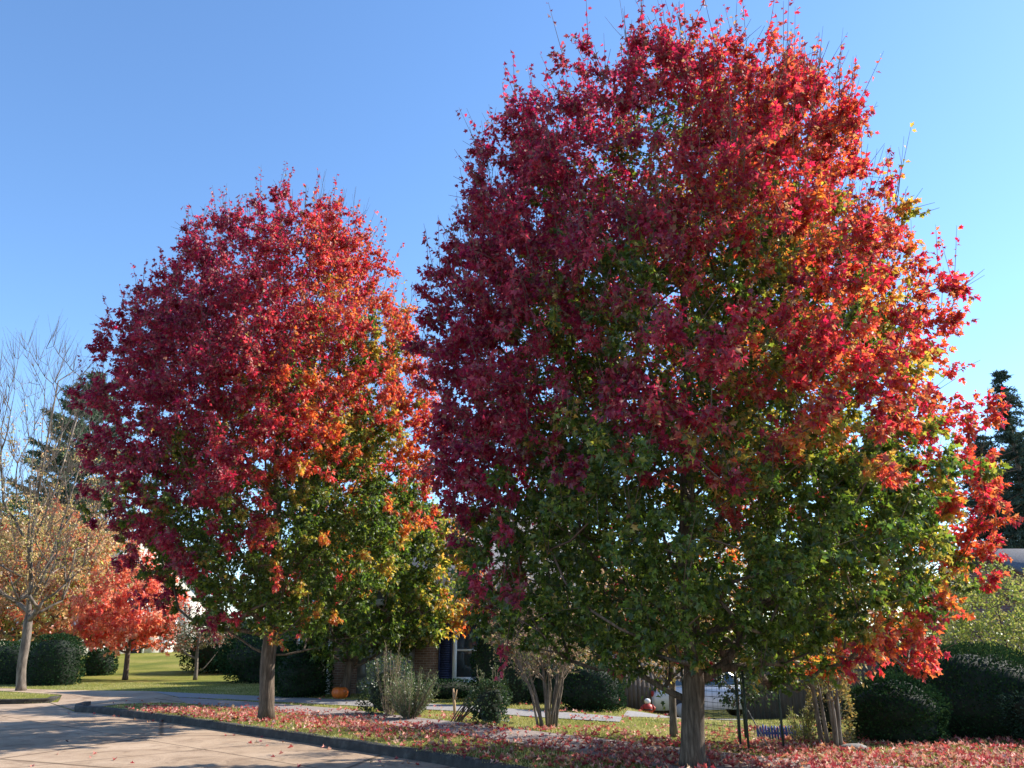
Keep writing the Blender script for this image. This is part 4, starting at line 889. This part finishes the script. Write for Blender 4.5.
# ------------------------------------------------------------------ fallen leaves and grass
rng = np.random.default_rng(99)
def onlawn(x, y): return pip(x, y, lawn_out)
def scatter_leaves():
    xs, ys, zs = [], [], []
    def put(cx, cy, sx, sy, n, rot=0):
        a = rng.normal(0, sx, n); b_ = rng.normal(0, sy, n); c, s = math.cos(rot), math.sin(rot); xs.append(cx + a * c - b_ * s); ys.append(cy + a * s + b_ * c)
    ang = math.atan2(-2.5, 2.5)
    put(t1[0] + 2.3, t1[1] + .8, 3.0, 1.4, 5200); put(t1[0] - 1.3, t1[1] + 1.5, 1.6, .6, 350, ang); put(t1[0] + 4, t1[1] + .5, 3, 1.3, 2600)
    put(t2[0] + .8, t2[1] - .1, 2.4, .6, 1700, ang); put(t2[0] - 2.3, t2[1] + 1.6, 1.6, .5, 800, ang); put(-1.2, 15.6, 2.5, 1.0, 250, ang); put(-1, 20, 6, 4, 350)
    for q in range(45):   # small drifts
        put(rng.normal(-.5, 3.5), rng.normal(15.2, 2), .35, .25, 30)
    # gutter and road
    for i in range(len(KL) - 2):
        a = np.array(KL[i]); b_ = np.array(KL[i + 1]); n = int(np.linalg.norm(b_ - a) * 9); t = rng.random(n)[:, None]; p = a + (b_ - a) * t; d = (b_ - a) / np.linalg.norm(b_ - a); nn = np.array([d[1], -d[0]])
        q = p + (nn * (-1 if nn[1] > 0 else 1)) * (np.abs(rng.normal(0, .18, n)) + .05)[:, None]; xs.append(q[:, 0]); ys.append(q[:, 1])
    n = 90; xs.append(rng.uniform(-14, 1, n)); ys.append(rng.uniform(9, 22, n))
    x = np.concatenate(xs); y = np.concatenate(ys); pn = nz(np.c_[x, y, x * 0], 1.5, 2) + .5 * nz(np.c_[x, y, x * 0], 4.5, 6); k = (pn > rng.uniform(-.75, .35, len(x))) & (np.hypot(x - t1[0], y - t1[1]) > .25) & (np.hypot(x - t2[0], y - t2[1]) > .25) & (y > 5); x = x[k]; y = y[k]
    on = onlawn(x, y); k = on | (rng.random(len(x)) < .1); x, y, on = x[k], y[k], on[k]; z = np.where(on, H(x, y) + .03, .012); dead = rng.random(len(x)) < 1; x, y, z = x[dead], y[dead], z[dead]
    P = np.c_[x, y, z + rng.uniform(0, .03, len(x)) * on]; n = len(P)
    td = unit(np.c_[rng.normal(0, 1, (n, 2)), rng.normal(0, .25, n)]); nr = unit(np.c_[rng.normal(0, .35, (n, 2)), np.ones(n)])
    sh = MAPLE.copy(); sh[:, 2] *= 2.2
    V, idx, tot, kk = leaves(P, td, nr, rng.uniform(.055, .095, n), sh, MAPLE_F)
    pal = [(.48, .09, .08), (.58, .22, .18), (.36, .05, .06), (.62, .36, .28), (.55, .25, .13), (.45, .3, .18), (.26, .14, .09)]
    npm = npmesh('fallen_leaves', V, idx, tot, M['litter'], col=np.repeat(jitter(pick(pal, rng.choice(7, n, p=[.24, .22, .16, .14, .08, .1, .06])), rng), kk, axis=0))
    tag(npm, 'scattered red and pink fallen maple leaves lying on the verge and pavement', 'leaf litter', kind='stuff')
scatter_leaves()
def grass():
    n = 260000; r_ = rng.random(n) ** .6; y = 9.5 + 26 * r_ ** 1.6; x = rng.uniform(-1, 1, n) * (y * .72 + 1)
    k = onlawn(x, y) & ~pip(x, y, walk) & ~pip(x, y, lane) & ~pip(x, y, apron)
    keep = nz(np.c_[x, y, x * 0], 2.0, 3) > -.7; x, y = x[k & keep], y[k & keep]; z = H(x, y); n = len(x)
    hgt = rng.uniform(.02, .055, n) * (1 + .4 * nz(np.c_[x, y, x * 0], 1.1, 8)); a = rng.uniform(0, 6.28, n); wd = .006
    lean = rng.normal(0, .4, (n, 2)) * hgt[:, None]
    V = np.stack([np.c_[x - wd * np.cos(a), y - wd * np.sin(a), z], np.c_[x + wd * np.cos(a), y + wd * np.sin(a), z], np.c_[x + lean[:, 0], y + lean[:, 1], z + hgt]], 1).reshape(-1, 3)
    pal = [(.24, .25, .06), (.38, .35, .12), (.5, .43, .2), (.14, .18, .04)]
    big = nz(np.c_[x, y, x * 0], .8, 5); sel = np.clip(((big + rng.normal(0, .6, n)) * .3 + .5) * 4, 0, 3).astype(int)
    o = npmesh('grass', V, np.arange(3 * n), np.full(n, 3), M['grassblade'], col=np.repeat(jitter(pick([pal[3], pal[0], pal[1], pal[2]], sel), rng), 3, axis=0))
    tag(o, 'short yellowing green grass of the verge and lawn', 'grass', kind='stuff')
grass()
